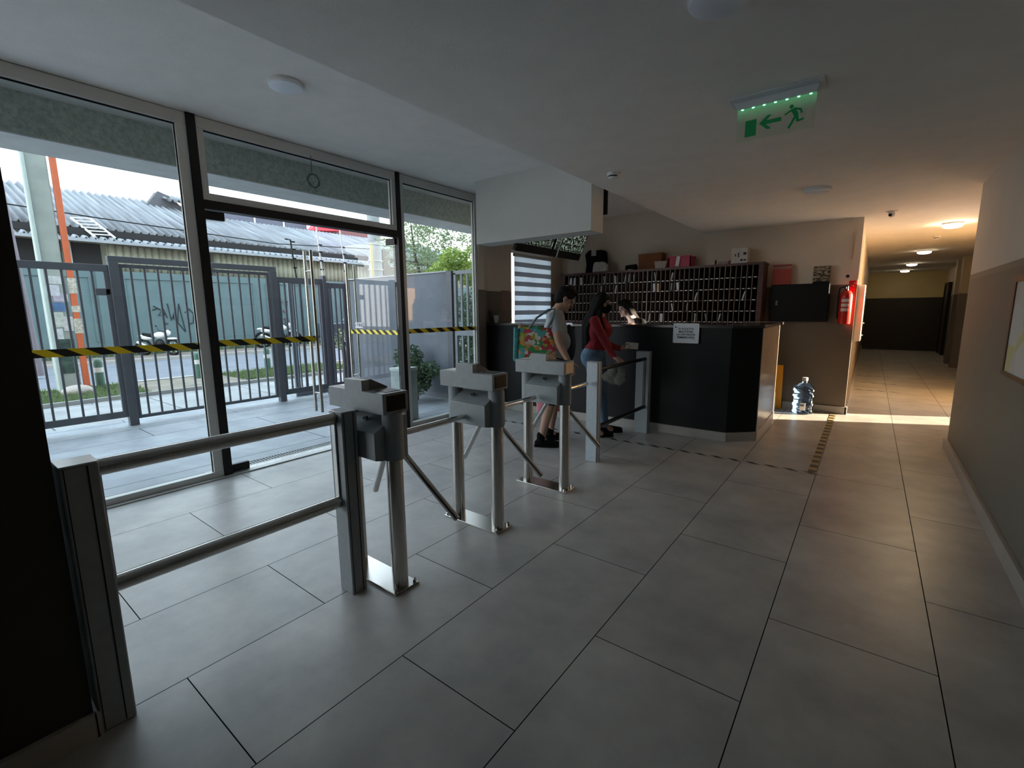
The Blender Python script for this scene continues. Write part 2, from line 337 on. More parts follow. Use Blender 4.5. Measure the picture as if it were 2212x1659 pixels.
# ------------------------------------------------------------------ glazed front
GX = -4.52
def frame4(y0, y1, z0, z1, t, m, parent, name='window_frame', d=0.035):
    B().box(GX-d, GX+d, y0, y1, z0, z0+t[0]).box(GX-d, GX+d, y0, y1, z1-t[1], z1).box(GX-d, GX+d, y0, y0+t[2], z0+t[0], z1-t[1]).box(GX-d, GX+d, y1-t[3], y1, z0+t[0], z1-t[1]).done(name, m, parent, bevel=0.003)
def window(n, y0, y1, z0, z1, t):
    o = bpy.data.objects.new('window_%d' % n, None); C.objects.link(o); o['kind'] = 'structure'
    frame4(y0, y1, z0, z1, t, 'alu', o)
    B().box(GX-0.004, GX+0.004, y0+t[2]-0.01, y1-t[3]+0.01, z0+t[0]-0.01, z1-t[1]+0.01).done('window_pane', 'glass', o, smooth=False)
    B().box(GX+0.004, GX+0.008, y0+t[2], y1-t[3], z1-t[1]-0.012, z1-t[1]).box(GX+0.004, GX+0.008, y1-t[3]-0.008, y1-t[3], z0+t[0], z1-t[1]).done('gasket', 'black', o)
    return o
window(1, -1.2, 1.60, 0.0, 3.035, (0.06, 0.09, 0.06, 0.075))
window(2, 1.665, 3.68, 2.385, 3.035, (0.06, 0.09, 0.055, 0.055))
window(3, 3.735, 5.085, 0.0, 3.035, (0.06, 0.09, 0.055, 0.05))
struct(B().box(GX-0.06, GX+0.05, 1.60, 1.665, 0, 3.04).box(GX-0.06, GX+0.05, 3.68, 3.735, 0, 3.04).box(GX-0.06, GX+0.05, 1.665, 3.68, 2.315, 2.385).done('trim_3', 'darkframe', bevel=0.003))
struct(B().box(-4.56, -4.48, 5.085, 5.2, 2.95, 3.04).box(-4.60, -4.44, -1.2, 5.085, -0.01, 0.012).done('trim_4', 'alu'))

def leaf(o, hinge, ang, sign):
    """glass door leaf 0.98 m wide, hinge at (GX, hinge), local +Y runs away from the hinge"""
    B().box(-0.006, 0.006, 0.01, 0.98, 0.02, 2.30).done('glass_panel', 'glass', o, local=True, smooth=False)
    for (a, b2) in ((0.0, 0.13),):
        B().box(-0.018, 0.018, a, 0.16, 0.015, 0.085).done('bottom_patch', 'darkframe', o, local=True, bevel=0.003)
        B().box(-0.018, 0.018, a, 0.16, 2.235, 2.305).done('top_patch', 'darkframe', o, local=True, bevel=0.003)
    for s in (-1, 1):
        h = B().cyl((s*0.06, 0.90, 0.42), (s*0.06, 0.90, 2.06), 0.016, n=18).done('pull_handle', 'steel', o, local=True)
        B().cyl((0, 0.90, 0.62), (s*0.06, 0.90, 0.62), 0.009).cyl((0, 0.90, 1.86), (s*0.06, 0.90, 1.86), 0.009).done('handle_mount', 'chrome', h, local=True)
d1 = thing('glass_door', 'closed frameless glass door leaf with tall steel pull bars, next to the dark post', 'door', (GX, 1.665, 0), 'entrance door leaves')
leaf(d1, 0, 0, 1)
d2 = thing('glass_door', 'frameless glass door leaf swung open outwards, carrying a small pull sign', 'door', (GX, 3.675, 0), 'entrance door leaves', rotz=R(92))
leaf(d2, 0, 0, 1)
sg = B().box(-0.009, -0.007, 0.70, 0.85, 1.245, 1.315).done('door_sign', 'paper', d2, local=True, smooth=False)
t_ = text('TIRE', sg, (-0.0096, 0.762, 1.28), 0.060, (R(90), 0, R(-90)), name='lettering')
B().prism([(0, 0.012), (0.02, 0), (0, -0.012)], (-0.0094, 0.845, 1.28), (0, -1, 0), (0, 0, 1), (-1, 0, 0), 0.0006).done('arrow', 'ink', sg, local=True)
# hazard tape on the glass
HS = 1.0
haz = stripes('yellow_black_tape', (0.013, 0.012, 0.010), (0.98, 0.70, 0.02), 0.195, 0.52, 'Y', 'Z', 1.6*HS)
def gtape(y0, y1, z0, z1, label):
    o = B().add([(GX+0.0055, y0, z0-0.028), (GX+0.0055, y1, z1-0.028), (GX+0.0055, y1, z1+0.028), (GX+0.0055, y0, z0+0.028),
                 (GX+0.0075, y0, z0-0.028), (GX+0.0075, y1, z1-0.028), (GX+0.0075, y1, z1+0.028), (GX+0.0075, y0, z0+0.028)],
                [(0, 1, 2, 3), (7, 6, 5, 4), (0, 4, 5, 1), (3, 2, 6, 7), (0, 3, 7, 4), (1, 5, 6, 2)]).done('hazard_tape', haz, base=(GX+0.006, (y0+y1)/2, z0), smooth=False)
    tag(o, label, 'tape', 'hazard tape across the glass front')
gtape(-0.4, 1.525, 1.192, 1.178, 'yellow and black hazard tape on the widest fixed pane, left of the closed door')
gtape(1.68, 2.62, 1.19, 1.185, 'yellow and black hazard tape across the closed glass door leaf')
gtape(3.79, 5.03, 1.21, 1.207, 'yellow and black hazard tape on the narrow fixed pane beside the reception')
haz2 = stripes('yellow_black_tape_open_leaf', (0.013, 0.012, 0.010), (0.86, 0.76, 0.10), 0.125, 0.5, 'X', 'Z', 1.3)
o = B().box(-0.0085, -0.0065, 0.03, 0.96, 1.17, 1.225).done('hazard_tape', haz2, local=True, smooth=False)
o.location = (GX, 3.675, 0); o.rotation_euler = (0, 0, R(92)); tag(o, 'yellow and black hazard tape on the door leaf standing open', 'tape', 'hazard tape across the glass front')
# coil of cable hanging in the transom
pts = [(-4.46, 2.64, 2.955), (-4.46, 2.64, 2.79)]
for k in range(40):
    a = pi/2 + 2*pi*k/12; rr = 0.062 + 0.006*sin(k*1.7); pts.append((-4.46+0.006*sin(k*0.9), 2.65+rr*cos(a), 2.725+rr*sin(a)))
pts.append((-4.46, 2.68, 2.63))
tag(B().tube(pts, 0.0045, 6).done('cable_coil', mat('grey_cable', (0.10, 0.11, 0.11), 0.5), base=(-4.46, 2.64, 2.955)), 'thin grey cable coiled into a ring hanging in the transom window', 'cable')

# added unseen frosted pane in the corridor wall, catching sun as warm fill
M['frost'] = None
def trans(name, col, t):
    m = bpy.data.materials.new(name); m.use_nodes = True; n = m.node_tree; n.nodes.clear()
    ou = _n(n, 'ShaderNodeOutputMaterial'); a = _n(n, 'ShaderNodeBsdfDiffuse'); c = _n(n, 'ShaderNodeBsdfTranslucent'); x = _n(n, 'ShaderNodeMixShader')
    nz = _n(n, 'ShaderNodeTexNoise'); nz.inputs['Scale'].default_value = 200; r = _n(n, 'ShaderNodeValToRGB')
    r.color_ramp.elements[0].color = tuple(k*0.9 for k in col)+(1,); r.color_ramp.elements[1].color = (*col, 1)
    n.links.new(nz.outputs['Fac'], r.inputs[0])
    n.links.new(r.outputs[0], a.inputs[0]); n.links.new(r.outputs[0], c.inputs[0]); x.inputs[0].default_value = t
    n.links.new(a.outputs[0], x.inputs[1]); n.links.new(c.outputs[0], x.inputs[2]); n.links.new(x.outputs[0], ou.inputs[0]); return m
o = bpy.data.objects.new('window_5', None); C.objects.link(o); o['kind'] = 'structure'
B().box(1.92, 1.926, 9.0, 10.6, 0.1, 2.15).done('window_pane', trans('added_fill_frosted_glass', (0.62, 0.50, 0.34), 0.85), o, smooth=False)
B().box(1.90, 1.945, 9.0, 9.04, 0.1, 2.15).box(1.90, 1.945, 10.56, 10.6, 0.1, 2.15).box(1.90, 1.945, 9.78, 9.82, 0.1, 2.15).done('window_frame', 'alu', o)

# reception window and zebra blind
o = bpy.data.objects.new('window_4', None); C.objects.link(o); o['kind'] = 'structure'
B().box(-4.80, -4.75, 6.15, 7.33, 0.95, 1.0).box(-4.80, -4.75, 6.15, 7.33, 2.39, 2.43).box(-4.80, -4.75, 6.15, 6.19, 1.0, 2.39).box(-4.80, -4.75, 7.29, 7.33, 1.0, 2.39).box(-4.80, -4.75, 6.72, 6.76, 1.0, 2.39).done('window_frame', 'alu', o)
B().box(-4.778, -4.772, 6.18, 7.30, 0.99, 2.40).done('window_pane', 'glass', o, smooth=False)
M['opaque_band'] = trans('opaque_blind_fabric', (0.60, 0.62, 0.67), 0.42)
M['sheer_band'] = trans('sheer_blind_fabric', (0.90, 0.93, 0.97), 0.85)
bl = thing('roller_blind', 'day and night roller blind with grey and sheer bands, beside the reception wall', 'blind', (-4.7, 6.74, 2.38))
B().cyl((-4.66, 6.17, 2.345), (-4.66, 7.31, 2.345), 0.028).done('roller', 'alu', bl)
z = 2.32; k = 0
while z > 1.0:
    B().box(-4.672, -4.670, 6.19, 7.29, z-0.078, z).done('fabric_band', 'opaque_band' if k % 2 else 'sheer_band', bl, smooth=False); z -= 0.0785; k += 1
B().box(-4.68, -4.66, 6.18, 7.30, z-0.02, z+0.002).done('bottom_rail', 'alu', bl)

# ------------------------------------------------------------------ turnstiles
def make_turnstile(lit):
    t = thing('turnstile', '', 'turnstile', (-2.055, 2.27, 0), 'tripod turnstiles')
    dx, dy = 2.055, -2.27
    B().box(-2.30, -1.812, 2.193, 2.350, 0, 0.012).done('base_plate', 'steel', t, bevel=0.002)
    for x in (-2.282, -1.83):
        for y in (2.21, 2.333): B().cyl((x, y, 0.012), (x, y, 0.026), 0.011, n=6).cyl((x, y, 0.026), (x, y, 0.036), 0.005, n=8).done('bolt', 'chrome', t)
    for x in (-2.225, -1.868):
        B().cyl((x, 2.27, 0.012), (x, 2.27, 0.72), 0.042, n=28).done('post', 'steel', t)
        B().cyl((x, 2.27, 0.71), (x, 2.27, 0.952), 0.052, n=28).done('collar', 'greypaint', t)
    B().box(-2.295, -1.83, 2.19, 2.345, 0.952, 1.056).box(-2.145, -1.992, 2.1901, 2.235, 1.05, 1.11).done('head', 'greypaint', t, bevel=0.0025)
    B().prism([(2.235, 1.05), (2.345, 1.05), (2.345, 1.062), (2.245, 1.112), (2.235, 1.112)], (-2.145, 0, 0), (0, 1, 0), (0, 0, 1), (1, 0, 0), 0.153).done('card_reader', mat('dark_grey_coat', (0.12, 0.13, 0.135), 0.4), t, bevel=0.002)
    B().box(-1.832, -1.826, 2.213, 2.325, 0.966, 1.043).done('end_window', M['endlit'] if lit else 'black', t)
    B().box(-2.275, -2.185, 2.235, 2.325, 1.055, 1.058).done('top_window', mat('pale_plate', (0.75, 0.78, 0.78), 0.3), t)
    B().box(-1.95, -1.86, 2.235, 2.325, 1.055, 1.058).done('top_window', 'black', t)
    B().prism([(2.16, 0.722), (2.16, 0.860), (2.285, 0.925), (2.365, 0.925), (2.365, 0.700), (2.2, 0.712)], (-2.171, 0, 0), (0, 1, 0), (0, 0, 1), (1, 0, 0), 0.30).done('mechanism_housing', 'greypaint', t, bevel=0.003)
    nrm = Vector((0, -0.065, 0.125)).normalized(); c = Vector((-2.035, 2.232, 0.898))
    k = B().cyl(c, c+nrm*0.012, 0.013).done('key_lock', 'chrome', t)
    B().cyl(c+nrm*0.012+Vector((-0.01, 0, 0)), c+nrm*0.012+Vector((0.014, 0.004, 0.004)), 0.006).done('key', 'black', k)
    hub = Vector((-2.05, 2.385, 0.77)); ax = Vector((0, 1, -1)).normalized()
    B().tube([hub-ax*0.05, hub+ax*0.0, hub+ax*0.03, hub+ax*0.042], [0.075, 0.072, 0.055, 0.02], 24).done('hub', 'steel', t)
    for v in ((0, 1, 0), (0.612, 0.25, -0.75), (-0.612, 0.25, -0.75)):
        v = Vector(v).normalized(); s0 = hub + v*0.055 - ax*0.01
        B().tube([s0, s0+v*0.05+ax*0.004, hub+v*0.14, hub+v*0.585], 0.0185, 16).done('arm', 'chrome', t)
    return t
M['endlit'] = mat('amber_pale_panel', (0.62, 0.43, 0.24), 0.35, var=0.05)  # amber colour stands in for light on the last end window
t1 = make_turnstile(False)
t2 = copytree(t1); t3 = copytree(t1)
t1.location.y = 1.445; t2.location.y = 2.27; t3.location.y = 3.125
for t, l in ((t1, 'grey tripod turnstile beside the nearest railing, its base partly behind the railing post'),
             (t2, 'grey tripod turnstile on two steel posts in the middle of the row of three'),
             (t3, 'grey tripod turnstile nearest the reception, its end window coloured amber to look lit')): t['label'] = l
for ch in t3.children:
    if ch.name.startswith('end_window'): ch.data = ch.data.copy(); ch.data.materials[0] = M['endlit']

# ------------------------------------------------------------------ railings
def railing(name, label, posts, rails, rr, railmat, h):
    r = thing(name, label, 'railing', ((posts[0][0]+posts[0][1])/2, posts[0][2], 0), 'railings beside the turnstiles')
    for (x0, x1, y0, y1, m) in posts:
        p = B().box(x0, x1, y0, y1, 0, h-0.006).done('post', m, r, bevel=0.006)
        B().box(x0-0.001, x1+0.001, y0-0.001, y1+0.001, h-0.006, h).done('cap', M.setdefault('capm', mat('satin_cap', (0.50, 0.54, 0.56), 0.22, spec=0.8)), p, bevel=0.003)
        B().box(x1-0.001, x1+0.0012, (y0+y1)/2+0.018, (y0+y1)/2+0.022, 0.01, h-0.01).box(x1-0.001, x1+0.0012, y0+0.010, y0+0.013, 0.01, h-0.01).done('seam', 'black', p)
    ya, yb = posts[0][3], posts[1][2]; xc = (posts[0][0]+posts[0][1])/2
    B().box(xc-0.014, xc+0.014, ya-0.002, ya+0.010, rails[1], rails[0]).done('end_channel', railmat, r)
    B().box(xc-0.014, xc+0.014, yb-0.010, yb+0.002, rails[1], rails[0]).done('end_channel', railmat, r)
    for z in rails:
        B().cyl((xc, ya-0.005, z), (xc, yb+0.005, z), rr, n=26).done('rail', railmat, r)
    return r
railing('railing', 'low railing of two grey posts and steel tubes beside the dark wall end',
        [(-2.125, -2.005, 0.245, 0.345, 'greypaint'), (-2.112, -1.998, 1.245, 1.33, 'greypaint')], (0.930, 0.497), 0.030, 'steel', 0.968)
M['darkrail'] = mat('dark_metal_rail', (0.035, 0.036, 0.04), 0.3, metal=0.6)
railing('railing', 'low railing of two light grey posts and dark tubes between turnstiles and reception desk',
        [(-2.085, -1.968, 3.883, 3.965, 'greypaint_l'), (-2.135, -1.975, 5.18, 5.265, 'greypaint_l')], (0.885, 0.320), 0.021, 'darkrail', 0.970)

# ------------------------------------------------------------------ floor tapes
ft1 = stripes('black_dash_tape', (0.012, 0.011, 0.010), (0.42, 0.40, 0.38), 0.1575, 0.48, 'X', 'Y', 1.3)
ft2 = stripes('black_yellow_floor_tape', (0.014, 0.011, 0.008), (0.36, 0.27, 0.11), 0.17, 0.48, 'Y', 'X', 0.0)
tag(B().box(-4.3, -0.245, 4.72, 4.768, 0.0, 0.0015).done('floor_tape', ft1, base=(-2.2, 4.745, 0), smooth=False), 'dashed black marking tape on the tiles running along the front of the reception desk', 'tape', 'floor marking tapes')
tag(B().box(-0.325, -0.265, 4.77, 7.70, 0.0, 0.0015).done('floor_tape', ft2, base=(-0.29, 6.2, 0), smooth=False), 'black and yellow striped floor tape running from the desk corner towards the corridor', 'tape', 'floor marking tapes')
for y, l in ((10.25, 'nearest'), (11.3, 'middle'), (12.45, 'farthest')):
    tag(B().box(-0.12, 0.50, y-0.025, y+0.025, 0.0, 0.0015).done('floor_tape', ft1, base=(0.2, y, 0), smooth=False), 'short dashed tape line across the corridor floor, %s of the three' % l, 'tape', 'corridor floor tapes')

# ------------------------------------------------------------------ reception desk
desk = thing('reception_desk', 'long black reception desk with a chamfered corner and a glossy taupe side', 'desk', (-2.8, 5.4, 0))
P = [(-4.58, 5.37), (-1.155, 5.37), (-0.9, 5.6), (-0.92, 6.88), (-1.02, 6.88), (-1.01, 5.66), (-1.2, 5.49), (-4.58, 5.49)]
B().prism(P, (0, 0, 0.0), (1, 0, 0), (0, 1, 0), (0, 0, 1), 1.24).done('front_panel', 'counter', desk, bevel=0.002)
P2 = [(-4.57, 5.345), (-1.145, 5.345), (-0.875, 5.585), (-0.885, 6.98), (-1.3, 6.98), (-1.3, 5.95), (-4.66, 5.95), (-4.66, 5.53)]
B().prism(P2, (0, 0, 1.24), (1, 0, 0), (0, 1, 0), (0, 0, 1), 0.032).done('worktop', 'countertop', desk, bevel=0.003)
B().prism([(-0.9, 5.605), (-0.892, 5.605), (-0.912, 6.88), (-0.92, 6.88)], (0, 0, 0.10), (1, 0, 0), (0, 1, 0), (0, 0, 1), 1.135).done('side_panel', 'laminate', desk)
B().prism([(-4.57, 5.352), (-1.15, 5.352), (-0.885, 5.592), (-0.903, 6.88), (-0.93, 6.88), (-0.93, 5.62), (-1.16, 5.40), (-4.57, 5.40)], (0, 0, 0), (1, 0, 0), (0, 1, 0), (0, 0, 1), 0.10).done('plinth', 'skirt', desk)
B().box(-4.65, -1.35, 5.95, 6.25, 0.72, 0.75).done('inner_desktop', 'laminate', desk)
for xs in (-4.65, -1.40): B().box(xs, xs+0.05, 5.95, 6.25, 0, 0.72).done('desk_support', 'counter', desk)

def notice(x0, x1, z0, z1, label):
    # the sheet is stuck to the worktop edge and hangs down its front
    n = thing('notice', label, 'notice', ((x0+x1)/2, 5.366, (z0+z1)/2), 'notices taped to the desk front')
    B().box(x0, x1, 5.3415, 5.3435, z0, z1).done('sheet', 'bluepaper', n, smooth=False)
    B().box(x0, x1, 5.341, 5.3437, z1-0.008, z1).box(x0, x1, 5.341, 5.3437, z0, z0+0.008).box(x0, x0+0.008, 5.341, 5.3437, z0, z1).box(x1-0.008, x1, 5.341, 5.3437, z0, z1).done('border', 'paper', n, smooth=False)
    text('SE SOLICITA\nMANTENER\nLA DISTANCIA\nDEMARCADA', n, (0, -0.0258, 0.0), 0.031, (R(90), 0, 0), sp=1.02)
    B().ell((x0+0.028, 5.3412, z1-0.045), (0.008, 0.001, 0.009)).done('logo', 'ink', n)
    B().box(x0+0.04, x0+0.058, 5.3404, 5.3412, z1-0.048, z1-0.045).done('small_print', 'ink', n); B().box(x1-0.075, x1-0.04, 5.3404, 5.3412, z0+0.04, z0+0.043).done('small_print', 'ink', n)
notice(-1.77, -1.485, 1.07, 1.292, 'white distancing notice on the desk front near its chamfered corner')
notice(-3.372, -3.087, 1.069, 1.287, 'white distancing notice on the desk front, half hidden by the person in shorts')

# pigeonhole rack
rk = thing('pigeonhole_rack', 'wide reddish-brown rack of narrow pigeonholes for letters behind the reception desk', 'rack', (-2.87, 7.56, 0))
B().box(-4.50, -4.44, 7.40, 7.725, 0, 2.06).done('side_panel', 'mahogany', rk)
B().box(-1.30, -1.235, 7.40, 7.725, 0, 2.06).done('side_panel', 'mahogany', rk)
B().box(-4.52, -1.225, 7.385, 7.725, 2.055, 2.09).done('top_panel', 'mahogany', rk, bevel=0.002)
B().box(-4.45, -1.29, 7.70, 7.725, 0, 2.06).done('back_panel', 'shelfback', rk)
B().box(-4.45, -1.29, 7.41, 7.70, 0, 1.10).done('base_cabinet', 'mahogany', rk)
M['numlab'] = mat('glossy_white_label', (0.93, 0.93, 0.93), 0.25)
rows = [1.105, 1.262, 1.420, 1.578, 1.738, 1.896]
nc = 43; x0 = -4.44; pw = 3.14/nc
for z in rows:
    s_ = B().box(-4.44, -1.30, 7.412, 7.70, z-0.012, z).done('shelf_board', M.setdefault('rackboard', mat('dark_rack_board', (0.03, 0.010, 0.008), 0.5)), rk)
    lb = B(); ri = rows.index(z)
    for k in range(nc):
        if random.random() > 0.93: continue
        xx = x0+pw*(k+0.5); ww = 0.014+0.004*random.random(); bb = (xx-ww, xx+ww, 7.402, 7.412, z-0.013, z-0.001)
        if ri in (3, 4): B().box(*bb).done('number_label', 'numlab', rk, smooth=False)
        else: lb.box(*bb)
    if lb.v: lb.done('number_labels', 'numlab', s_)['kind'] = 'stuff'
dv = None
for k in range(1, nc):
    if dv is None: dv = B().box(x0+pw*k-0.0032, x0+pw*k+0.0032, 7.399, 7.70, 1.105, 2.055).done('divider', 'divider', rk); first = k
    elif k == 21: B().box(x0+pw*k-0.008, x0+pw*k+0.008, 7.405, 7.70, 1.105, 2.055).done('divider', 'divider', rk)
    else:
        c = dv.copy(); C.objects.link(c); c.location = (pw*(k-first), 0, 0)
def ex(cx): return -2.92+(cx-920)*(0.00158 if cx > 920 else 0.00198)
letters = {1: [(225, .35, .035), (262, .2, .03), (315, -.15, .035), (435, .3, .006), (540, -.2, .008), (640, -.15, .02), (735, .35, .008), (765, .3, .005), (815, -.1, .008), (1005, -.28, .006), (1165, .42, .012)],
           2: [(513, .05, .012), (650, .4, .016), (1000, -.15, .03), (1040, 0, .028), (1240, -.2, .03), (1175, .2, .006)],
           3: [(245, .15, .008), (1415, .5, .014), (1840, .5, .012)],
           4: [(805, -.05, .008), (1190, -.35, .014), (1335, .1, .006)],
           5: [(960, .2, .010), (1068, .05, .026), (1095, .1, .006), (1415, 0, .014), (1515, -.3, .006), (1635, .4, .012)]}
ordn = ['first', 'second', 'third', 'fourth', 'fifth', 'sixth', 'seventh', 'eighth', 'ninth', 'tenth', 'eleventh']
rown = {1: 'top', 2: 'second', 3: 'third', 4: 'fourth', 5: 'lowest visible'}
for r_, L in letters.items():
    zb = rows[6-r_]; L = sorted(L)
    for i, (cx, tl, wd) in enumerate(L):
        h = 0.135 if r_ == 1 and cx in (765, 1005) else 0.118; xx = ex(cx)
        rot = Matrix.Rotation(tl*0.55, 3, 'Y')
        col = 'paper' if cx != 1040 else M.setdefault('manila', mat('manila_paper', (0.62, 0.42, 0.24), 0.7))
        o = B().obox((0, 0, 0), (wd+0.003, 0.11, h), None).done('letter', col, local=True, smooth=False, bevel=0.001, seg=1)
        o.rotation_euler = (0, tl*0.55, 0); hz = (h*cos(tl*0.55)+abs(wd*sin(tl*0.55)))/2
        kc = max(0, min(nc-1, int((xx-x0)/pw))); lim = pw/2-0.004-(abs(h*sin(tl*0.55))+(wd+0.003)*cos(tl*0.55))/2
        cx_ = x0+pw*(kc+0.5); xx = max(cx_-max(lim, 0), min(cx_+max(lim, 0), xx))
        o.location = (xx, 7.47, zb+hz+0.001)
        tag(o, '%s letter in the %s row of pigeonholes, %s from the window end' % ('manila' if cx == 1040 else 'white', rown[r_], ordn[i]), 'letter', 'letters in the pigeonhole rack')

# things on top of the rack
ZT = 2.09
b = B().prism([(-4.10, 0), (-3.80, 0), (-3.74, 0.18), (-3.75, 0.36), (-3.80, 0.385), (-3.94, 0.385), (-4.03, 0.40), (-4.11, 0.33), (-4.08, 0.15)], (0, 7.70, ZT), (1, 0, 0), (0, 0, 1), (0, -1, 0), 0.19)
v = thing('backpack', 'black backpack with a paper tag standing on top of the rack', 'backpack', (-3.93, 7.59, ZT))
b.done('body', 'darkcloth', v, bevel=0.03, seg=3)
B().box(-3.97, -3.88, 7.502, 7.508, ZT+0.29, ZT+0.385).done('tag', mat('pale_tag', (0.4, 0.38, 0.37), 0.8), v)
B().tube([(-4.0, 7.505, ZT+0.33), (-4.04, 7.49, ZT+0.22), (-4.02, 7.505, ZT+0.08)], 0.012).done('strap', 'darkcloth', v)
o = B().prism([(-3.90, 0), (-3.62, 0), (-3.61, 0.10), (-3.68, 0.17), (-3.86, 0.175), (-3.885, 0.12)], (0, 7.47, ZT), (1, 0, 0), (0, 0, 1), (0, -1, 0), 0.07).done('pouch', mat('off_white_bag', (0.42, 0.41, 0.38), 0.6, var=0.2, scale=18, bump=0.6, bscale=25), base=(-3.75, 7.44, ZT), bevel=0.02)
tag(o, 'crumpled off-white pouch lying against the black backpack', 'bag')
o = B().tube([(-3.32, 7.5, ZT+0.045), (-3.31, 7.5, ZT+0.045), (-3.14, 7.5, ZT+0.05), (-3.13, 7.5, ZT+0.05)], [0.03, 0.045, 0.05, 0.035], 20).done('cloth_roll', 'darkcloth', base=(-3.22, 7.5, ZT)); tag(o, 'dark rolled cloth lying on the rack left of the brown box', 'cloth')
o = B().lathe([(0, 0), (0.045, 0), (0.05, 0.012), (0.044, 0.012), (0.04, 0.004), (0, 0.004)], (-3.21, 7.43, ZT)).done('saucer', 'white', base=(-3.21, 7.43, ZT)); tag(o, 'small white saucer in front of the rolled cloth', 'saucer')
M['card'] = mat('brown_cardboard', (0.24, 0.085, 0.032), 0.8, var=0.12)
o = thing('cardboard_box', 'brown cardboard box standing on the rack beside the pink basket', 'box', (-2.92, 7.55, ZT))
B().box(-3.11, -2.73, 7.525, 7.70, ZT, ZT+0.15).done('body', 'card', o, bevel=0.003)
B().box(-3.117, -2.723, 7.518, 7.707, ZT+0.15, ZT+0.255).done('lid', 'card', o, bevel=0.003)
M['basketw'] = mat('pale_basket', (0.40, 0.30, 0.27), 0.6, var=0.3, scale=60)
o = B().prism([(-2.78, 0), (-2.62, 0), (-2.60, 0.11), (-2.80, 0.11)], (0, 7.505, ZT), (1, 0, 0), (0, 0, 1), (0, -1, 0), 0.11).done('basket', 'basketw', base=(-2.70, 7.45, ZT), bevel=0.004); tag(o, 'small pale woven basket in front of the pink basket and brown box', 'basket')
M['pink'] = mat('pink_plastic', (0.50, 0.025, 0.075), 0.45, var=0.08)
o = thing('storage_basket', 'bright pink plastic storage basket on top of the rack with a paper hanging out', 'basket', (-2.42, 7.55, ZT))
B().box(-2.57, -2.27, 7.46, 7.66, ZT, ZT+0.012).box(-2.59, -2.575, 7.45, 7.67, ZT, ZT+0.165).box(-2.265, -2.25, 7.45, 7.67, ZT, ZT+0.165).box(-2.59, -2.25, 7.45, 7.462, ZT, ZT+0.165).box(-2.59, -2.25, 7.658, 7.67, ZT, ZT+0.165).done('tub', 'pink', o)
B().box(-2.60, -2.24, 7.44, 7.452, ZT+0.152, ZT+0.17).box(-2.60, -2.24, 7.668, 7.68, ZT+0.152, ZT+0.17).done('rim', 'pink', o)
o = B().obox((-2.44, 7.432, ZT+0.09), (0.055, 0.003, 0.15), Matrix.Rotation(R(8), 3, 'Y')).done('receipt', 'paper', base=(-2.44, 7.432, ZT+0.09)); tag(o, 'white receipt hanging over the front of the pink basket', 'paper')
o = B().box(-1.86, -1.72, 7.46, 7.54, ZT, ZT+0.045).done('white_carton', 'basketw', base=(-1.79, 7.5, ZT), bevel=0.003); tag(o, 'small low carton with dark print on the rack, left of the white box', 'carton')
o = B().ell((-1.90, 7.5, ZT+0.04), (0.012, 0.012, 0.04)).done('figurine', 'darkcloth', base=(-1.90, 7.5, ZT)); tag(o, 'tiny dark figurine beside the low carton', 'ornament')
o = B().ell((-1.685, 7.46, ZT+0.03), (0.03, 0.025, 0.03)).done('brown_ball', 'card', base=(-1.685, 7.46, ZT)); tag(o, 'small brown round object between the low carton and the white box', 'ornament')
o = thing('product_box', 'white box with small dark prints at the right end of the rack', 'box', (-1.58, 7.52, ZT))
B().box(-1.675, -1.46, 7.43, 7.60, ZT, ZT+0.215).done('body', mat('white_board', (0.60, 0.58, 0.54), 0.6), o, bevel=0.003)
for (a, c_, z1, z2) in ((-1.625, -1.61, .10, .135), (-1.585, -1.57, .085, .15), (-1.515, -1.475, .115, .15), (-1.55, -1.52, .03, .06), (-1.51, -1.475, .035, .055)): B().box(a, c_, 7.428, 7.4305, ZT+z1, ZT+z2).done('print', 'ink', o)

# black cabinet on the back wall, things on it, extinguisher
cb = thing('wall_cabinet', 'black cabinet mounted on the back wall between the rack and the fire extinguisher', 'cabinet', (-0.78, 7.6, 1.27))
B().box(-1.155, -0.455, 7.59, 7.728, 1.26, 1.775).done('body', 'black', cb, bevel=0.004)
B().box(-1.145, -0.465, 7.58, 7.59, 1.27, 1.765).done('door', 'black', cb, bevel=0.003)
B().box(-1.085, -1.06, 7.575, 7.581, 1.49, 1.555).done('latch', mat('grey_latch', (0.16, 0.16, 0.15), 0.4), cb)
fl = thing('folder', 'red document folder leaning on the wall on top of the black cabinet', 'folder', (-1.03, 7.62, 1.775))
B().box(-1.155, -0.925, 7.60, 7.625, 1.775, 1.99).done('pocket', mat('red_card', (0.34, 0.035, 0.02), 0.5), fl, bevel=0.003)
B().box(-1.145, -0.930, 7.626, 7.632, 1.79, 2.04).done('sheets', mat('pinkish_sheets', (0.50, 0.30, 0.24), 0.7), fl)
B().box(-1.155, -0.925, 7.598, 7.634, 2.03, 2.05).done('top_edge', mat('red_edge', (0.3, 0.03, 0.02), 0.5), fl)
pf = thing('photo_frame', 'framed dark landscape print standing on the black cabinet near the extinguisher', 'picture frame', (-0.57, 7.63, 1.775))
B().box(-0.665, -0.475, 7.615, 7.635, 1.775, 2.0).done('frame', 'black', pf)
B().box(-0.662, -0.478, 7.612, 7.616, 1.80, 1.997).done('print', patches('muted_landscape', [(0.06, 0.05, 0.04), (0.30, 0.24, 0.17), (0.015, 0.013, 0.012), (0.16, 0.12, 0.08), (0.4, 0.33, 0.24)], 26, mapping=(1, 1, 2.5)), pf)
fe = thing('fire_extinguisher', 'red fire extinguisher hung on the wall corner next to the corridor', 'extinguisher', (-0.275, 7.625, 1.235))
